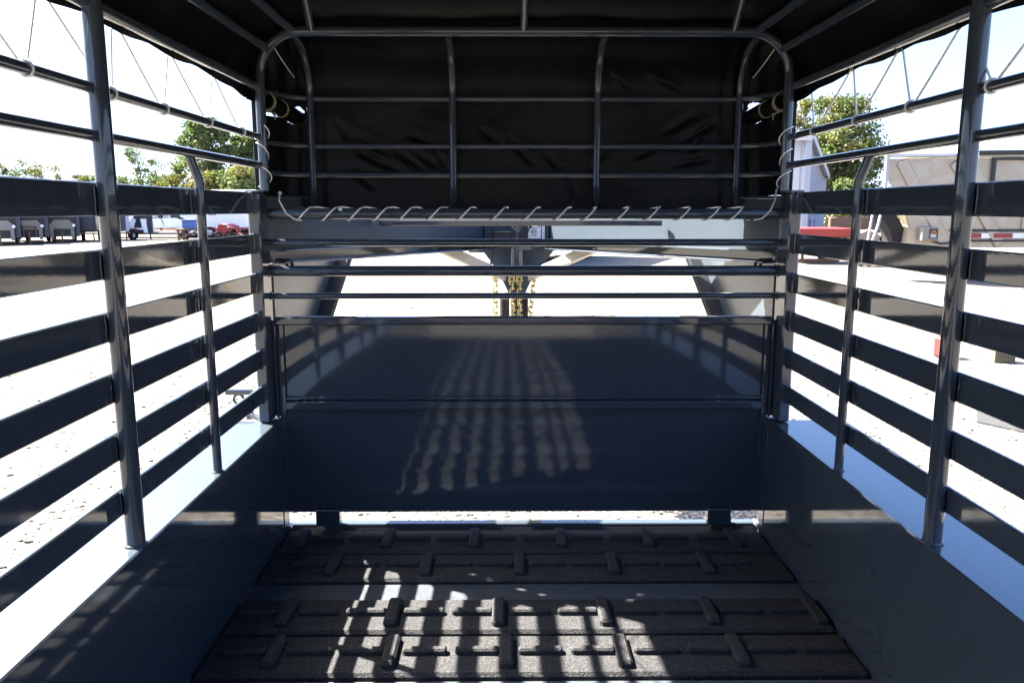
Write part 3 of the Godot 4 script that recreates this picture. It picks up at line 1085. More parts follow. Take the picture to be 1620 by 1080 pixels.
func build_right_side() -> void:
	# hopper trailer, its side square to the view, 21 m away
	var zz := -21.0
	var H := thing("hopper_trailer", "dusty aluminium hopper trailer with a rolled white tarp and red striped rail", "trailer", Vector3(0, 0, zz))
	var m := MB.new()
	var x0 := 9.75
	var x1 := 22.0
	# side panel: sloped end
	m.plate([Vector3(x0 + 0.15, 3.22, 0), Vector3(x1, 3.30, 0), Vector3(x1, 0.92, 0), Vector3(x0 + 0.95, 0.92, 0), Vector3(x0 + 0.72, 1.75, 0), Vector3(x0 + 0.15, 2.75, 0)], Vector3(1.5, 0, -2.4))
	var body := part(H, "hopper_body", m, M.alu)
	var rb := MB.new()
	for q in [[0.5, 3.16, 1.86, 0.99], [1.9, 3.16, 3.3, 0.99]]:
		rb.bar(Vector3(x0 + q[0], q[1], 0.03), Vector3(x0 + q[2], q[3], 0.03), 0.30, 0.05, 0.022, Vector3(0, 0, 1))
	part(body, "slope_rib", rb, M.alu)
	for k in 7:
		var rk := MB.new()
		rk.box(Vector3(13.6 + k * 1.25, 2.28, 0.025), Vector3(0.07, 1.75, 0.03), 0.01)
		part(body, "side_rib", rk, M.alu)
	var fr := MB.new()
	fr.bar(Vector3(x0 + 0.1, 3.30, 0.05), Vector3(x1, 3.38, 0.05), 0.09, 0.09, 0.015)
	part(H, "top_rail", fr, M.steel)
	var tr := MB.new()
	tr.tube([Vector3(x0 + 1.9, 3.36, 0.16), Vector3(15.0, 3.40, 0.16), Vector3(x1, 3.46, 0.16)], 0.065, 12)
	tr.box(Vector3(17.3, 3.22, 0.06), Vector3(9.4, 0.07, 0.06), 0.01)
	tr.box(Vector3(12.66, 2.75, 0.06), Vector3(0.09, 0.9, 0.06), 0.01)
	part(H, "tarp_roller", tr, M.black)
	var tp := MB.new()
	var g := []
	var f := noise(131, 0.9, 3)
	for i in 16:
		var a := float(i) / 15.0
		var row := []
		for j in 40:
			var x := lerpf(x0 + 0.2, x1, j / 39.0)
			row.append(Vector3(x + a * 1.5, 3.36 + (0.42 * smoothstep(x0, x0 + 1.6, x)) * sin(a * PI) + 0.05 * f.get_noise_2d(x * 1.5, a * 4.0), 0.06 - a * 2.5))
		g.append(row)
	tp.sheet(g)
	part(H, "tarp_top", tp, M.white)
	var gl := MB.new()
	gl.box(Vector3(13.55 + 4.0, 2.78, 0.012), Vector3(8.0, 0.95, 0.01), 0.0)
	part(body, "upper_panel", gl, M.steel)
	var st := MB.new()
	st.box(Vector3((x0 + 1.9 + x1) * 0.5, 1.37, 0.05), Vector3(x1 - x0 - 1.9, 0.06, 0.06), 0.01)
	st.box(Vector3((x0 + 1.9 + x1) * 0.5, 1.10, 0.05), Vector3(x1 - x0 - 1.9, 0.05, 0.06), 0.01)
	part(H, "rub_rail", st, M.black)
	var wt := MB.new()
	wt.box(Vector3((x0 + 2.6 + x1) * 0.5, 1.235, 0.032), Vector3(x1 - x0 - 2.6, 0.13, 0.02), 0.0)
	var rs := part(H, "reflector_strip", wt, M.white)
	var xk := 12.25
	while xk < 20.0:
		var rd := MB.new()
		rd.box(Vector3(xk, 1.235, 0.052), Vector3(0.5, 0.12, 0.02), 0.0)
		part(rs, "red_marking", rd, M.red)
		xk += 0.83
	# end post with ladder rails
	var po := MB.new()
	po.box(Vector3(9.83, 2.75, 0.1), Vector3(0.08, 1.3, 0.08), 0.01)
	po.tube([Vector3(9.83, 2.15, 0.1), Vector3(9.72, 1.5, 0.1), Vector3(9.55, 0.9, 0.1)], 0.035, 10)
	po.tube([Vector3(9.60, 2.15, 0.1), Vector3(9.52, 1.5, 0.1), Vector3(9.46, 0.9, 0.1)], 0.03, 10)
	for k in 4: po.lathe(Vector3(9.85, 3.3 - k * 0.12, 0.145), Vector3(0, 0, 1), [Vector2(0.02, 0), Vector2(0.02, 0.01), Vector2(0.001, 0.012)], 8)
	part(H, "end_post", po, M.trim)
	# rounded dark mudguard under the slope
	var mg := MB.new()
	var a1 := arc(Vector3(9.35, 0.95, -0.3), Vector3(1.35, 0, 0), Vector3(0, 1.25, 0), -0.2, 1.25, 12)
	var a2 := arc(Vector3(9.35, 0.95, -0.3), Vector3(0.98, 0, 0), Vector3(0, 0.95, 0), 1.25, -0.2, 12)
	mg.plate(a1 + a2, Vector3(0, 0, -0.6))
	part(H, "mudguard", mg, M.tyre)
	var ls := MB.new()
	ls.plate([Vector3(10.55, 0.9, 0.02), Vector3(10.62, 1.5, 0.02), Vector3(10.35, 2.0, 0.02), Vector3(12.2, 2.0, 0.02), Vector3(12.2, 0.9, 0.02)], Vector3(0, 0, -0.42))
	part(H, "end_panel", ls, M.alu)
	var bx := MB.new()
	bx.box(Vector3(11.05, 1.28, 0.12), Vector3(0.44, 0.36, 0.22), 0.02)
	var ob := part(H, "control_box", bx, M.greyp)
	var lb := MB.new()
	lb.box(Vector3(11.13, 1.29, 0.235), Vector3(0.22, 0.26, 0.006), 0.0)
	part(ob, "box_label", lb, M.black)
	var l2 := MB.new()
	l2.plate([Vector3(11.04, 1.33, 0.24), Vector3(11.13, 1.38, 0.24), Vector3(11.22, 1.33, 0.24), Vector3(11.13, 1.35, 0.24)], Vector3(0, 0, 0.004))
	l2.box(Vector3(11.13, 1.30, 0.24), Vector3(0.16, 0.018, 0.004))
	part(ob, "label_mark", l2, M.orange)
	var l3 := MB.new()
	for k in 3: l3.box(Vector3(11.13, 1.26 - k * 0.03, 0.24), Vector3(0.15, 0.012, 0.004))
	part(ob, "label_print", l3, M.label)
	var ho := MB.new()
	ho.tube([Vector3(11.2, 1.1, 0.1), Vector3(11.4, 1.02, 0.12), Vector3(11.7, 1.05, 0.1), Vector3(11.95, 0.95, 0.05)], 0.025, 8)
	part(ob, "hose", ho, M.black)
	for x: float in [15.6, 16.8]:
		wheel(H, Vector3(x, 0.5, -0.35), Vector3(0, 0, 1), 0.5, 0.5, M.white)

	# tractor tyres just behind it
	var W := thing("tractor_wheel_pair", "pair of lugged tyres with a yellow hub, beyond the hopper's ladder", "tractor wheels", Vector3(12.55, 0, -27.0))
	for k in 2:
		var tm := MB.new()
		var cx := -0.34 + 0.82 * k
		tm.lathe(Vector3(cx, 0.62, 0), Vector3(0, 0, 1), [Vector2(0.3, -0.2), Vector2(0.56, -0.2), Vector2(0.58, 0.2), Vector2(0.3, 0.2)], 24)
		for i in 14:
			var a := TAU * i / 14
			tm.box(Vector3(cx + 0.58 * cos(a), 0.62 + 0.58 * sin(a), 0.02), Vector3(0.08, 0.1, 0.42), 0.015, Basis(Vector3(0, 0, 1), a) * Basis(Vector3(1, 0, 0), 0.3))
		var w := part(W, "tyre", tm, M.greyp)
		var hb := MB.new()
		hb.lathe(Vector3(cx, 0.62, 0), Vector3(0, 0, 1), [Vector2(0.31, 0.15), Vector2(0.25, 0.05), Vector2(0.08, 0.12), Vector2(0.001, 0.14)], 18)
		part(w, "hub", hb, M.yellow)
	var ax := MB.new()
	ax.tube([Vector3(-0.34, 0.62, -0.3), Vector3(0.48, 0.62, -0.3)], 0.06, 10)
	part(W, "axle", ax, M.yellow)

	# metal building with a roof that falls away to the right
	var B := thing("metal_building", "white ribbed metal building with one sloping roof, in front of the tree", "building")
	var c0 := Vector3(14.85, 0, -40.0)
	var c1 := Vector3(19.75, 0, -50.0)
	var c2 := Vector3(4.0, 0, -46.0)
	var h0 := 5.55
	var h1 := 3.95
	var dirw := (c1 - c0).normalized()
	var outw := Vector3(dirw.z, 0, -dirw.x)
	if outw.dot(Vector3(0, 0, 1)) < 0: outw = -outw
	var back := (c2 - c0)
	var wm := MB.new()
	wm.plate([c0, c0 + Vector3(0, h0, 0), c1 + Vector3(0, h1, 0), c1], -outw * 0.2)
	var fd := back.normalized()
	var fo := Vector3(-fd.z, 0, fd.x)
	if fo.z < 0: fo = -fo
	wm.plate([c0, c0 + Vector3(0, h0, 0), c2 + Vector3(0, h0, 0), c2], -fo * 0.2)
	wm.plate([c1, c1 + Vector3(0, h1, 0), c1 + back + Vector3(0, h1, 0), c1 + back], fo * 0.2)
	wm.plate([c2, c2 + Vector3(0, h0, 0), c1 + back + Vector3(0, h1, 0), c1 + back], outw * 0.2)
	var wall := part(B, "wall", wm, M.ribbed)
	var rib := MB.new()
	var L := c0.distance_to(c1)
	for k in 19:
		var d := 0.3 + k * 0.6
		if d > L: break
		var p := c0 + dirw * d + outw * 0.02
		rib.bar(p, p + Vector3(0, lerpf(h0, h1, d / L) - 0.2, 0), 0.08, 0.05, 0.01, outw)
	for k in 20:
		var p2 := c0 + fd * (0.3 + k * 0.6) + fo * 0.02
		rib.bar(p2, p2 + Vector3(0, h0 - 0.3, 0), 0.08, 0.05, 0.01, fo)
	part(wall, "wall_rib", rib, M.ribbed)
	var rf := MB.new()
	rf.plate([c0 + Vector3(0, h0 + 0.02, 0) + outw * 0.3 + fo * 0.3, c1 + Vector3(0, h1 + 0.02, 0) + outw * 0.3 - fo * 0.1, c1 + back + Vector3(0, h1 + 0.02, 0), c2 + Vector3(0, h0 + 0.02, 0) + fo * 0.3], Vector3(0, 0.12, 0))
	part(B, "roof", rf, M.ribbed)
	var tm2 := MB.new()
	tm2.bar(c0 + outw * 0.05 + fo * 0.05, c0 + outw * 0.05 + fo * 0.05 + Vector3(0, h0, 0), 0.3, 0.3, 0.01)
	tm2.bar(c0 + outw * 0.3 + fo * 0.3 + Vector3(0, h0 - 0.02, 0), c1 + outw * 0.3 + Vector3(0, h1 - 0.02, 0), 0.06, 0.32, 0.01)
	tm2.bar(c0 + outw * 0.3 + fo * 0.33 + Vector3(0, h0 - 0.1, 0), c2 + fo * 0.33 + Vector3(0, h0 - 0.1, 0), 0.06, 0.4, 0.01)
	tm2.bar(c1 + outw * 0.04, c1 + outw * 0.04 + Vector3(0, h1, 0), 0.2, 0.2, 0.01)
	part(B, "corner_trim", tm2, M.trim)
	var df := MB.new()
	var dp := c0 + dirw * 3.3 + outw * 0.05
	for q in [0.0, 2.6]:
		df.bar(dp + dirw * q, dp + dirw * q + Vector3(0, 1.35, 0), 0.14, 0.06, 0.01, outw)
	df.bar(dp + Vector3(0, 1.4, 0), dp + dirw * 2.6 + Vector3(0, 1.4, 0), 0.06, 0.14, 0.01)
	part(B, "door_frame", df, M.blue)

	# red flatbed
	var F := thing("red_flatbed", "low red sided flatbed trailer parked before the metal building", "trailer", Vector3(11.05, 0, -29.0), -0.12)
	var fm := MB.new()
	fm.box(Vector3(0, 1.11, 0), Vector3(2.3, 0.30, 2.0), 0.02)
	part(F, "bed", fm, M.red)
	var fb := MB.new()
	fb.box(Vector3(0.0, 0.62, 0.3), Vector3(2.2, 0.1, 0.08), 0.01)
	fb.box(Vector3(-0.3, 0.1, 0.6), Vector3(2.2, 0.14, 0.2), 0.01)
	for x: float in [-1.2, -0.35, 0.9]: fb.box(Vector3(x, 0.42, 0.5), Vector3(0.09, 0.7, 0.09), 0.01)
	part(F, "under_frame", fb, M.rust)
	for x: float in [-0.9, 0.75]:
		wheel(F, Vector3(x, 0.36, -0.5), Vector3(0, 0, 1), 0.36, 0.24, M.white)
	var fe := MB.new()
	fe.box(Vector3(1.27, 1.08, 0.0), Vector3(0.22, 0.26, 1.9), 0.02)
	part(F, "tail_board", fe, M.orange)

	# dark weathered stock panel leaning by the building
	var Pn := MB.new()
	Pn.box(Vector3(17.4, 1.05, -39.2), Vector3(3.2, 1.0, 0.5), 0.05)
	for k in 5: Pn.box(Vector3(16.0 + k * 0.72, 0.28, -39.2), Vector3(0.12, 0.58, 0.3), 0.01)
	single("hay_feeder", Pn, M.rust, "long brown weathered box on legs beside the metal building", "feeder")

# ---------------------------------------------------------------- yard, left-hand side
func build_left_side() -> void:
	# row of stock trailers whose fronts face the camera: x, z of each
	var spots := [[-31.2, -42.0, "black gooseneck trailer with pale fender strips, outermost of the parked row"], [-27.2, -43.0, "parked gooseneck trailer with grey nose plate and red mark on its rails"], [-26.6, -44.6, "parked gooseneck trailer with rusty framed nose opening, second from the dark box trailers"], [-25.9, -46.6, "parked gooseneck trailer with streaked grey nose plate, next to the dark box trailers"]]
	for i in spots.size():
		var q: Array = spots[i]
		var o := thing("parked_gooseneck", q[2], "trailer", Vector3(q[0], 0, q[1]), 0.45, "gooseneck trailers parked in a row")
		var b := MB.new()
		b.box(Vector3(0, 1.22, -2.6), Vector3(1.75, 1.75, 4.6), 0.03)
		part(o, "body", b, M.black)
		if i > 0:
			var p := MB.new()
			p.plate([Vector3(-0.62, 0.25, -0.2), Vector3(-0.62, 1.05, -0.2), Vector3(-0.38, 1.32, -0.2), Vector3(0.38, 1.32, -0.2), Vector3(0.62, 1.05, -0.2), Vector3(0.62, 0.25, -0.2), Vector3(0.44, 0.25, -0.2), Vector3(0.44, 0.80, -0.2), Vector3(-0.44, 0.80, -0.2), Vector3(-0.44, 0.25, -0.2)], Vector3(0, 0, 0.04))
			part(o, "nose_plate", p, M.greyp)
		else:
			for k in 3:
				var fs := MB.new()
				fs.box(Vector3(-0.1 + 0.25 * k, 1.45 - 0.3 * k, -0.1 + 0.05 * k), Vector3(1.7, 0.1, 0.3), 0.02)
				part(o, "fender_strip", fs, M.white)
		var r := MB.new()
		for k in 3: r.tube([Vector3(-0.8, 1.5 + 0.14 * k, -0.15), Vector3(0.8, 1.5 + 0.14 * k, -0.15)], 0.025, 8)
		part(o, "front_rail", r, M.lens if i != 2 else M.white)
		for s: float in [-1.0, 1.0]:
			var c := MB.new()
			c.box(Vector3(s * 0.82, 1.25, -0.15), Vector3(0.2, 1.7, 0.16), 0.02)
			part(o, "corner_post", c, M.blue if s < 0 else M.navy)
			wheel(o, Vector3(s * 0.95, 0.36, -3.4), Vector3(1, 0, 0), 0.36, 0.22, M.white)
		var j := MB.new()
		j.tube([Vector3(0.0, 0.02, 0.3), Vector3(0.0, 0.7, 0.3)], 0.05, 10)
		j.box(Vector3(0, 0.03, 0.3), Vector3(0.25, 0.04, 0.25), 0.01)
		j.box(Vector3(0, 0.18, 0.0), Vector3(1.3, 0.08, 0.08), 0.01)
		part(o, "jack", j, M.rust)
		var am := MB.new()
		am.lathe(Vector3(-0.85, 0.95, -0.06), Vector3(0, 0, 1), [Vector2(0.08, 0), Vector2(0.07, 0.04), Vector2(0.001, 0.05)], 12)
		part(o, "marker_light", am, M.amber)
		var hl := MB.new()
		hl.lathe(Vector3(0.62, 1.0, -0.06), Vector3(0, 0, 1), [Vector2(0.09, 0), Vector2(0.08, 0.05), Vector2(0.001, 0.06)], 12)
		part(o, "work_light", hl, M.lens)
		if i == 2:
			var w := MB.new()
			w.box(Vector3(-0.3, 0.65, -0.1), Vector3(0.08, 0.6, 0.08), 0.01)
			w.box(Vector3(0.3, 0.65, -0.1), Vector3(0.08, 0.6, 0.08), 0.01)
			w.box(Vector3(0.0, 0.95, -0.1), Vector3(0.68, 0.08, 0.08), 0.01)
			part(o, "opening_frame", w, M.rust)
		if i == 1:
			var w2 := MB.new()
			w2.box(Vector3(0.15, 1.66, -0.1), Vector3(0.16, 0.12, 0.03), 0.01)
			part(o, "red_mark", w2, M.red)
	for i in 2:
		var D := thing("dark_box_trailer", ["dark green box trailer at the end of the parked row", "dark grey box trailer half behind the side post"][i], "trailer", Vector3(-25.6 + i * 1.5, 0, -48.5 - i), 0.4, "dark box trailers beyond the row")
		var b := MB.new()
		b.box(Vector3(0, 1.2, -1.5), Vector3(1.3, 1.3, 3.0), 0.04)
		part(D, "body", b, M.black if i == 0 else M.trim)
		var dr := MB.new()
		dr.box(Vector3(0.2, 1.2, 0.02), Vector3(0.6, 1.1, 0.04), 0.01)
		part(D, "door", dr, M.navy)
		var fr := MB.new()
		fr.box(Vector3(0, 0.48, 0.2), Vector3(1.5, 0.09, 0.1), 0.01)
		fr.box(Vector3(0.5, 0.25, 0.2), Vector3(0.08, 0.5, 0.08), 0.01)
		part(D, "tongue", fr, M.rust)
		for s: float in [-1.0, 1.0]: wheel(D, Vector3(s * 0.7, 0.32, -1.6), Vector3(1, 0, 0), 0.32, 0.2, M.white)

	# long white enclosed trailer
	var E := thing("enclosed_trailer", "long white enclosed trailer with small dark windows, behind the boom truck", "trailer", Vector3(-23.0, 0, -55.0), 0.06)
	var eb := MB.new()
	eb.box(Vector3(0, 1.95, -1.2), Vector3(11.5, 2.6, 2.4), 0.06)
	var ebody := part(E, "body", eb, M.white)
	for x: float in [-4.4, 2.75]:
		var w := MB.new()
		w.box(Vector3(x, 1.72, 0.02), Vector3(0.5, 0.36, 0.05), 0.01)
		part(ebody, "window", w, M.glass)
	var er := MB.new()
	er.box(Vector3(0, 0.58, -0.02), Vector3(11.4, 0.1, 0.08), 0.01)
	er.box(Vector3(0, 0.30, 0.25), Vector3(11.0, 0.07, 0.07), 0.01)
	part(E, "rub_rail", er, M.red)
	for x: float in [1.4, 2.5]: wheel(E, Vector3(x, 0.38, -0.1), Vector3(0, 0, 1), 0.38, 0.24, M.white)

	# boom truck in front of it
	var U := thing("boom_truck", "black and white boom truck with a lettered boom, before the enclosed trailer", "truck", Vector3(-23.4, 0, -51.0), 0.1)
	U.scale = Vector3.ONE * 0.8
	var cb := MB.new()
	cb.plate([Vector3(-1.1, 0.55, 0), Vector3(-0.55, 1.75, 0), Vector3(0.45, 1.75, 0), Vector3(0.62, 0.55, 0)], Vector3(0, 0, -1.7))
	var cab := part(U, "cab", cb, M.white)
	var wn := MB.new()
	wn.plate([Vector3(-0.42, 0.95, 0.02), Vector3(-0.2, 1.66, 0.02), Vector3(0.1, 1.66, 0.02), Vector3(0.2, 0.95, 0.02)], Vector3(0, 0, 0.02))
	part(cab, "window", wn, M.glass)
	var gr := MB.new()
	gr.box(Vector3(-0.35, 0.66, 0.05), Vector3(1.3, 0.3, 0.14), 0.03)
	part(cab, "bumper", gr, M.black)
	var tl := MB.new()
	tl.box(Vector3(-0.45, 0.86, 0.06), Vector3(0.5, 0.08, 0.1), 0.01)
	part(cab, "tail_light", tl, M.red)
	var pl := MB.new()
	pl.box(Vector3(0.75, 1.15, -0.2), Vector3(0.35, 1.1, 0.3), 0.02)
	pl.box(Vector3(0.8, 0.35, 0.0), Vector3(0.1, 0.7, 0.1), 0.01)
	part(U, "boom_pedestal", pl, M.black)
	var bo := MB.new()
	bo.bar(Vector3(-0.4, 1.78, -0.1), Vector3(3.1, 1.86, -0.1), 0.3, 0.26, 0.02)
	bo.bar(Vector3(2.6, 1.95, -0.1), Vector3(4.1, 1.3, -0.1), 0.24, 0.2, 0.02)
	bo.bar(Vector3(1.7, 1.7, 0.05), Vector3(1.9, 1.15, 0.05), 0.06, 0.06, 0.01)
	var boom := part(U, "boom", bo, M.black)
	lettering(boom, "boom_lettering", "WE    JOB", 0.24, Vector3(1.75, 1.84, 0.07), M.label, 0.0)
	var be := MB.new()
	be.box(Vector3(2.3, 0.5, -0.9), Vector3(4.8, 0.16, 1.8), 0.02)
	part(U, "flat_bed", be, M.black)
	for x: float in [-0.6, 3.4]: wheel(U, Vector3(x, 0.4, -0.2), Vector3(0, 0, 1), 0.4, 0.26, M.white)
	# crates by the truck
	var C := MB.new()
	C.box(Vector3(-19.9, 0.98, -50.4), Vector3(0.8, 0.5, 0.8), 0.03)
	C.box(Vector3(-19.9, 1.27, -50.4), Vector3(0.86, 0.06, 0.86), 0.01)
	single("blue_tank", C, M.blue, "blue tank sitting on the brown stand beside the boom truck", "tank")
	var S := MB.new()
	S.box(Vector3(-19.9, 0.68, -50.4), Vector3(1.5, 0.1, 1.0), 0.02)
	for x: float in [-0.65, 0.65]:
		for z: float in [-0.4, 0.4]: S.box(Vector3(-19.9 + x, 0.32, -50.4 + z), Vector3(0.12, 0.64, 0.12), 0.01)
	S.bar(Vector3(-20.5, 0.1, -49.9), Vector3(-19.3, 0.6, -49.9), 0.08, 0.08, 0.01)
	single("tank_stand", S, M.rust, "brown steel stand under the blue tank", "stand")

	# white pickup and red loader
	var V := thing("white_pickup", "white pickup with dark side glass, behind the red loader", "pickup", Vector3(-20.0, 0, -57.0), 0.1)
	var vb := MB.new()
	vb.plate([Vector3(-2.6, 0.45, 0), Vector3(-2.6, 1.05, 0), Vector3(-0.9, 1.12, 0), Vector3(-0.5, 1.75, 0), Vector3(1.1, 1.78, 0), Vector3(1.35, 1.1, 0), Vector3(2.6, 1.05, 0), Vector3(2.6, 0.45, 0)], Vector3(0, 0, -1.8))
	var vbody := part(V, "body", vb, M.white)
	var vw := MB.new()
	vw.plate([Vector3(-0.55, 1.18, 0.01), Vector3(-0.35, 1.66, 0.01), Vector3(0.95, 1.68, 0.01), Vector3(1.1, 1.18, 0.01)], Vector3(0, 0, 0.02))
	part(vbody, "window", vw, M.glass)
	for x: float in [-1.7, 1.75]: wheel(V, Vector3(x, 0.38, -0.05), Vector3(0, 0, 1), 0.38, 0.24, M.steel)
	var R := thing("red_loader", "small red loader with lowered arms, at the edge of the green bushes", "loader", Vector3(-18.75, 0, -53.5), 0.15)
	R.scale = Vector3.ONE * 0.66
	var rl := MB.new()
	rl.box(Vector3(-0.4, 0.75, -0.6), Vector3(1.3, 0.8, 1.2), 0.06)
	rl.plate([Vector3(-0.95, 0.9, 0.02), Vector3(-0.7, 1.5, 0.02), Vector3(-0.2, 1.5, 0.02), Vector3(-0.1, 0.9, 0.02)], Vector3(0, 0, -1.2))
	part(R, "body", rl, M.red)
	var arm := MB.new()
	arm.tube([Vector3(-0.6, 1.35, 0.1), Vector3(0.3, 1.4, 0.1), Vector3(0.95, 1.15, 0.1), Vector3(1.15, 0.35, 0.1)], 0.11, 10)
	arm.tube([Vector3(-0.6, 1.35, -1.2), Vector3(0.3, 1.4, -1.2), Vector3(0.95, 1.15, -1.2), Vector3(1.15, 0.35, -1.2)], 0.11, 10)
	part(R, "lift_arm", arm, M.red)
	var bk := MB.new()
	bk.plate([Vector3(0.95, 0.08, 0.2), Vector3(1.6, 0.08, 0.2), Vector3(1.5, 0.3, 0.2), Vector3(1.05, 0.6, 0.2)], Vector3(0, 0, -1.6))
	part(R, "bucket", bk, M.rust)
	for x: float in [-0.85, 0.2]: wheel(R, Vector3(x, 0.36, 0.1), Vector3(0, 0, 1), 0.36, 0.3, M.rust)
	var pt := MB.new()
	pt.box(Vector3(-0.05, 1.4, 0.225), Vector3(0.5, 0.08, 0.02), 0.005)
	part(R, "arm_plate", pt, M.label)

# ---------------------------------------------------------------- yard, straight ahead
func build_front_side() -> void:
	var a := Vector3(-0.376, 0, 0.927)
	var turn := atan2(a.x, a.z)
	var T := thing("tall_box_trailer", "white trailer with dual wheels beyond the coupler, its tall unseen body added to cast shadow", "trailer", Vector3(1.25, 0, -29.8), turn)
	var b := MB.new()
	b.box(Vector3(0, 2.05, 0), Vector3(2.5, 2.75, 8.2), 0.05)  # unseen body, added and angled so its shadow falls on the gravel ahead
	part(T, "body", b, M.white)
	var f := MB.new()
	f.box(Vector3(0, 0.58, 0), Vector3(2.3, 0.16, 8.0), 0.02)
	part(T, "frame", f, M.black)
	for s: float in [-1.0, 1.0]:
		for z: float in [-2.2, -1.3]:
			wheel(T, Vector3(s * 1.1, 0.42, z), Vector3(1, 0, 0), 0.42, 0.28, M.lens)
	var t := MB.new()
	t.box(Vector3(1.26, 0.78, 0.0), Vector3(0.02, 0.16, 0.5), 0.0)
	part(T, "marker_strip", t, M.red)
	var F := thing("low_flatbed", "low grey flatbed trailer with red marker lights, far beyond the front rails", "trailer", Vector3(6.3, 0, -37.0), 0.05)
	var d := MB.new()
	d.box(Vector3(0, 0.62, 0), Vector3(5.2, 0.12, 2.2), 0.02)
	part(F, "deck", d, M.greyp)
	for k in 3:
		var mk := MB.new()
		mk.box(Vector3(-2.0 + 0.22 * k, 0.62, 1.12), Vector3(0.12, 0.08, 0.03), 0.005)
		part(F, "marker_light", mk, M.red)
	for x: float in [-1.9, -1.0]:
		wheel(F, Vector3(x, 0.34, 0.9), Vector3(0, 0, 1), 0.34, 0.22, M.lens)
	var lg := MB.new()
	lg.box(Vector3(2.4, 0.3, 0.9), Vector3(0.1, 0.6, 0.1), 0.01)
	part(F, "stand_leg", lg, M.rust)

# ---------------------------------------------------------------- trees
func make_tree(called: String, label: String, at: Vector3, h: float, wd: float, bottom: float, clumps: int, per: int, leaf: float, cols: Array, sd: int, group := "") -> void:
	var r := RandomNumberGenerator.new()
	r.seed = sd
	var T := thing(called, label, "bush" if called == "bush" else "tree", at, 0.0, group)
	var tk := MB.new()
	var th := h * 0.62
	var tr := h * 0.016 + 0.03
	var pts := []
	for i in 6: pts.append(Vector3(r.randf_range(-0.05, 0.05) * i * 0.4, th * i / 5.0 - 0.1, r.randf_range(-0.05, 0.05) * i * 0.4))
	tk.tube(pts, tr, 8, true, tr * 0.35)
	var cr := MB.new()
	cr.tinted = true
	for k in clumps:
		# clump centres spread unevenly through the crown
		var yy := bottom + (h - bottom) * pow(r.randf(), 0.85)
		var t := (yy - bottom) / (h - bottom)
		var rad := wd * (0.35 + 0.65 * sin(clampf(t * 0.85 + 0.12, 0, 1) * PI)) * r.randf_range(0.15, 1.12)
		var an := r.randf() * TAU
		var cc := Vector3(cos(an) * rad, yy, sin(an) * rad)
		if k % 2 == 0:
			var st: Vector3 = pts[clampi(int(yy / th * 3.0), 1, 4)]
			tk.tube([st, st.lerp(cc, 0.5) + Vector3(0, -0.1, 0), cc], tr * 0.34, 5, true, 0.012)
		var cs := wd * r.randf_range(0.10, 0.30)
		var base: Color = cols[r.randi() % cols.size()]
		var shade := r.randf_range(0.82, 1.18)
		for j in int(per * 1.9):
			var d := Vector3(r.randfn(), r.randfn() * 0.75, r.randfn()) * cs * 0.6
			var p := cc + d
			if p.y > h * 1.03 or p.y < 0.05: continue
			var b := Basis.from_euler(Vector3(r.randf() * TAU, r.randf() * TAU, r.randf() * TAU))
			var s := leaf * r.randf_range(0.4, 0.95)
			var q := r.randf_range(0.88, 1.12) * shade
			cr.tint = Color(base.r * q, base.g * q, base.b * q)
			cr.quad(p + b * Vector3(-s, 0, 0), p + b * Vector3(0, 0, -s * 0.5), p + b * Vector3(s, 0, 0), p + b * Vector3(0, s * 0.15, s * 0.5), b * Vector3.UP)
	part(T, "trunk", tk, M.bark)
	part(T, "crown", cr, M.leaf)

func px(u: float, d: float) -> float:
	return -0.078 + (u - 800.0) / 1250.0 * d

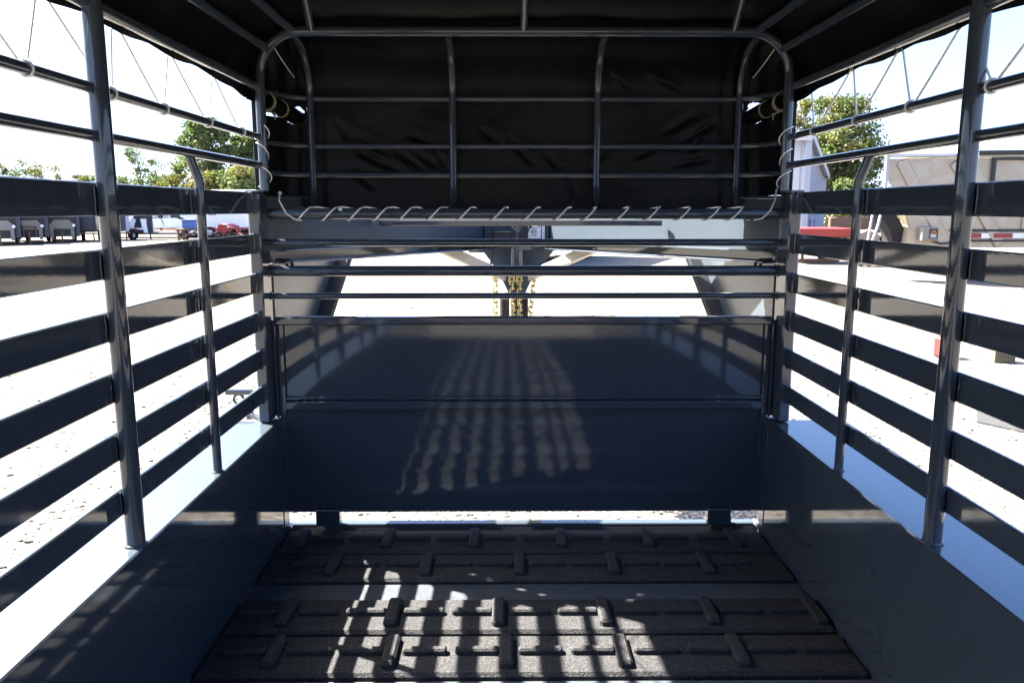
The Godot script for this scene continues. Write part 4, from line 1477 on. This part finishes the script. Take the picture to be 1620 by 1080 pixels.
func build_trees() -> void:
	# two kinds of foliage: green, and green turning to autumn yellow
	var green := [Color(0.070, 0.105, 0.034), Color(0.085, 0.118, 0.040), Color(0.080, 0.100, 0.036)]
	var warm := [Color(0.090, 0.112, 0.036), Color(0.118, 0.112, 0.038), Color(0.120, 0.098, 0.034)]
	var G := "trees behind the parked trailers"
	make_tree("tree", "tall dark green tree rising behind the red loader", Vector3(px(338, 66), 0, -66), 8.9, 2.5, 2.0, 90, 70, 0.23, green, 1, G)
	make_tree("tree", "green round tree beside the trailer's front bow post", Vector3(px(405, 68), 0, -68), 8.0, 2.4, 1.5, 80, 70, 0.23, green, 2, G)
	make_tree("tree", "sparse thin tree with open crown against the white sky", Vector3(px(238, 72), 0, -72), 7.5, 2.0, 2.2, 24, 34, 0.17, green, 4, G)
	make_tree("tree", "low spreading green tree under the sparse tree", Vector3(px(262, 74), 0, -74), 4.9, 3.0, 0.6, 50, 46, 0.19, green, 5, G)
	make_tree("tree", "low orange tinted tree between the sparse tree and the tall dark one", Vector3(px(295, 70), 0, -70), 4.9, 2.0, 0.5, 34, 46, 0.18, warm, 6, G)
	make_tree("tree", "pale wispy tree above the nearest parked gooseneck trailers", Vector3(px(30, 78), 0, -78), 6.6, 2.4, 1.6, 26, 36, 0.18, green, 7, G)
	make_tree("tree", "yellowing tree above the parked row, beside the pale wispy tree", Vector3(px(82, 80), 0, -80), 6.3, 2.6, 1.2, 30, 38, 0.19, warm, 8, G)
	make_tree("tree", "small golden tree low behind the big side post", Vector3(px(150, 82), 0, -82), 5.2, 2.4, 0.8, 36, 44, 0.19, warm, 9, G)
	make_tree("tree", "green tree low above the dark box trailers", Vector3(px(205, 80), 0, -80), 5.0, 2.4, 0.8, 36, 44, 0.19, green, 10, G)
	make_tree("bush", "bright green and orange bush under the tall dark tree", Vector3(px(352, 60), 0, -60), 4.6, 1.9, 0.3, 90, 70, 0.19, warm, 11, "bushes by the loader")
	make_tree("bush", "yellow green bush close beside the front bow post", Vector3(px(398, 59), 0, -59), 4.9, 1.9, 0.2, 90, 70, 0.19, warm + green, 12, "bushes by the loader")
	make_tree("bush", "dark green bush low behind the red loader's bucket", Vector3(px(385, 62), 0, -62), 2.6, 1.8, 0.1, 40, 50, 0.16, green, 13, "bushes by the loader")
	make_tree("tree", "big leafy green and gold tree behind the metal building", Vector3(px(1316, 58), 0, -58), 9.6, 2.75, 1.8, 150, 90, 0.19, green + warm, 21)
	make_tree("tree", "gold tinted tree beside the trailer's front bow, over the metal building", Vector3(px(1262, 60), 0, -60), 9.7, 1.9, 3.5, 50, 60, 0.17, warm, 22)
	make_tree("bush", "bright sunlit bush at the foot of the big tree", Vector3(px(1336, 54), 0, -54), 3.9, 1.6, 0.3, 44, 56, 0.16, green, 23)
	make_tree("bush", "dark low bush between the hopper's ladder and the feeder", Vector3(px(1392, 60), 0, -60), 3.0, 1.8, 0.1, 40, 50, 0.16, green, 24)
	make_tree("bush", "low dry bush behind the brown feeder", Vector3(px(1345, 52), 0, -52), 2.2, 1.5, 0.1, 36, 46, 0.15, warm, 25)

# ---------------------------------------------------------------- small things on the gravel
func build_litter() -> void:
	var J := thing("red_jug", "red plastic jug with a white label standing on the gravel", "jug", Vector3(5.66, 0, -10.15), 0.3)
	var m := MB.new()
	m.box(Vector3(0, 0.15, 0), Vector3(0.2, 0.28, 0.16), 0.03)
	m.lathe(Vector3(0.05, 0.28, 0), Vector3.UP, [Vector2(0.035, 0.0), Vector2(0.03, 0.05), Vector2(0.001, 0.055)], 12)
	m.tube([Vector3(-0.08, 0.28, 0), Vector3(-0.07, 0.33, 0), Vector3(0.0, 0.34, 0), Vector3(0.03, 0.31, 0)], 0.012, 8)
	part(J, "body", m, M.red)
	var l := MB.new()
	l.box(Vector3(-0.03, 0.15, 0.082), Vector3(0.09, 0.05, 0.004), 0.0)
	part(J, "label", l, M.label)
	var c := MB.new()
	var bz := Basis(Vector3.UP, -0.12)
	c.box(Vector3(6.25, 0.085, -9.85), Vector3(0.25, 0.16, 0.18), 0.004, bz)
	c.box(Vector3(6.25, 0.09, -9.756), Vector3(0.24, 0.006, 0.012), 0.002, bz)
	c.box(Vector3(6.26, 0.172, -9.80), Vector3(0.25, 0.004, 0.13), 0.0, bz * Basis(Vector3(1, 0, 0), 0.25))
	single("cardboard_box", c, M.card, "small brown cardboard box with a creased side, out on the gravel", "box")
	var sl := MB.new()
	sl.plate([Vector3(4.22, 0.004, -6.95), Vector3(4.50, 0.004, -7.42), Vector3(5.1, 0.004, -7.05), Vector3(4.62, 0.004, -6.3)], Vector3(0, 0.012, 0))  # dark sheet laid in place of a cast shadow on the gravel
	single("rubber_scrap", sl, M.rubber, "flat dark grey patch standing in for a shadow on the gravel beside the trailer", "shadow patch")
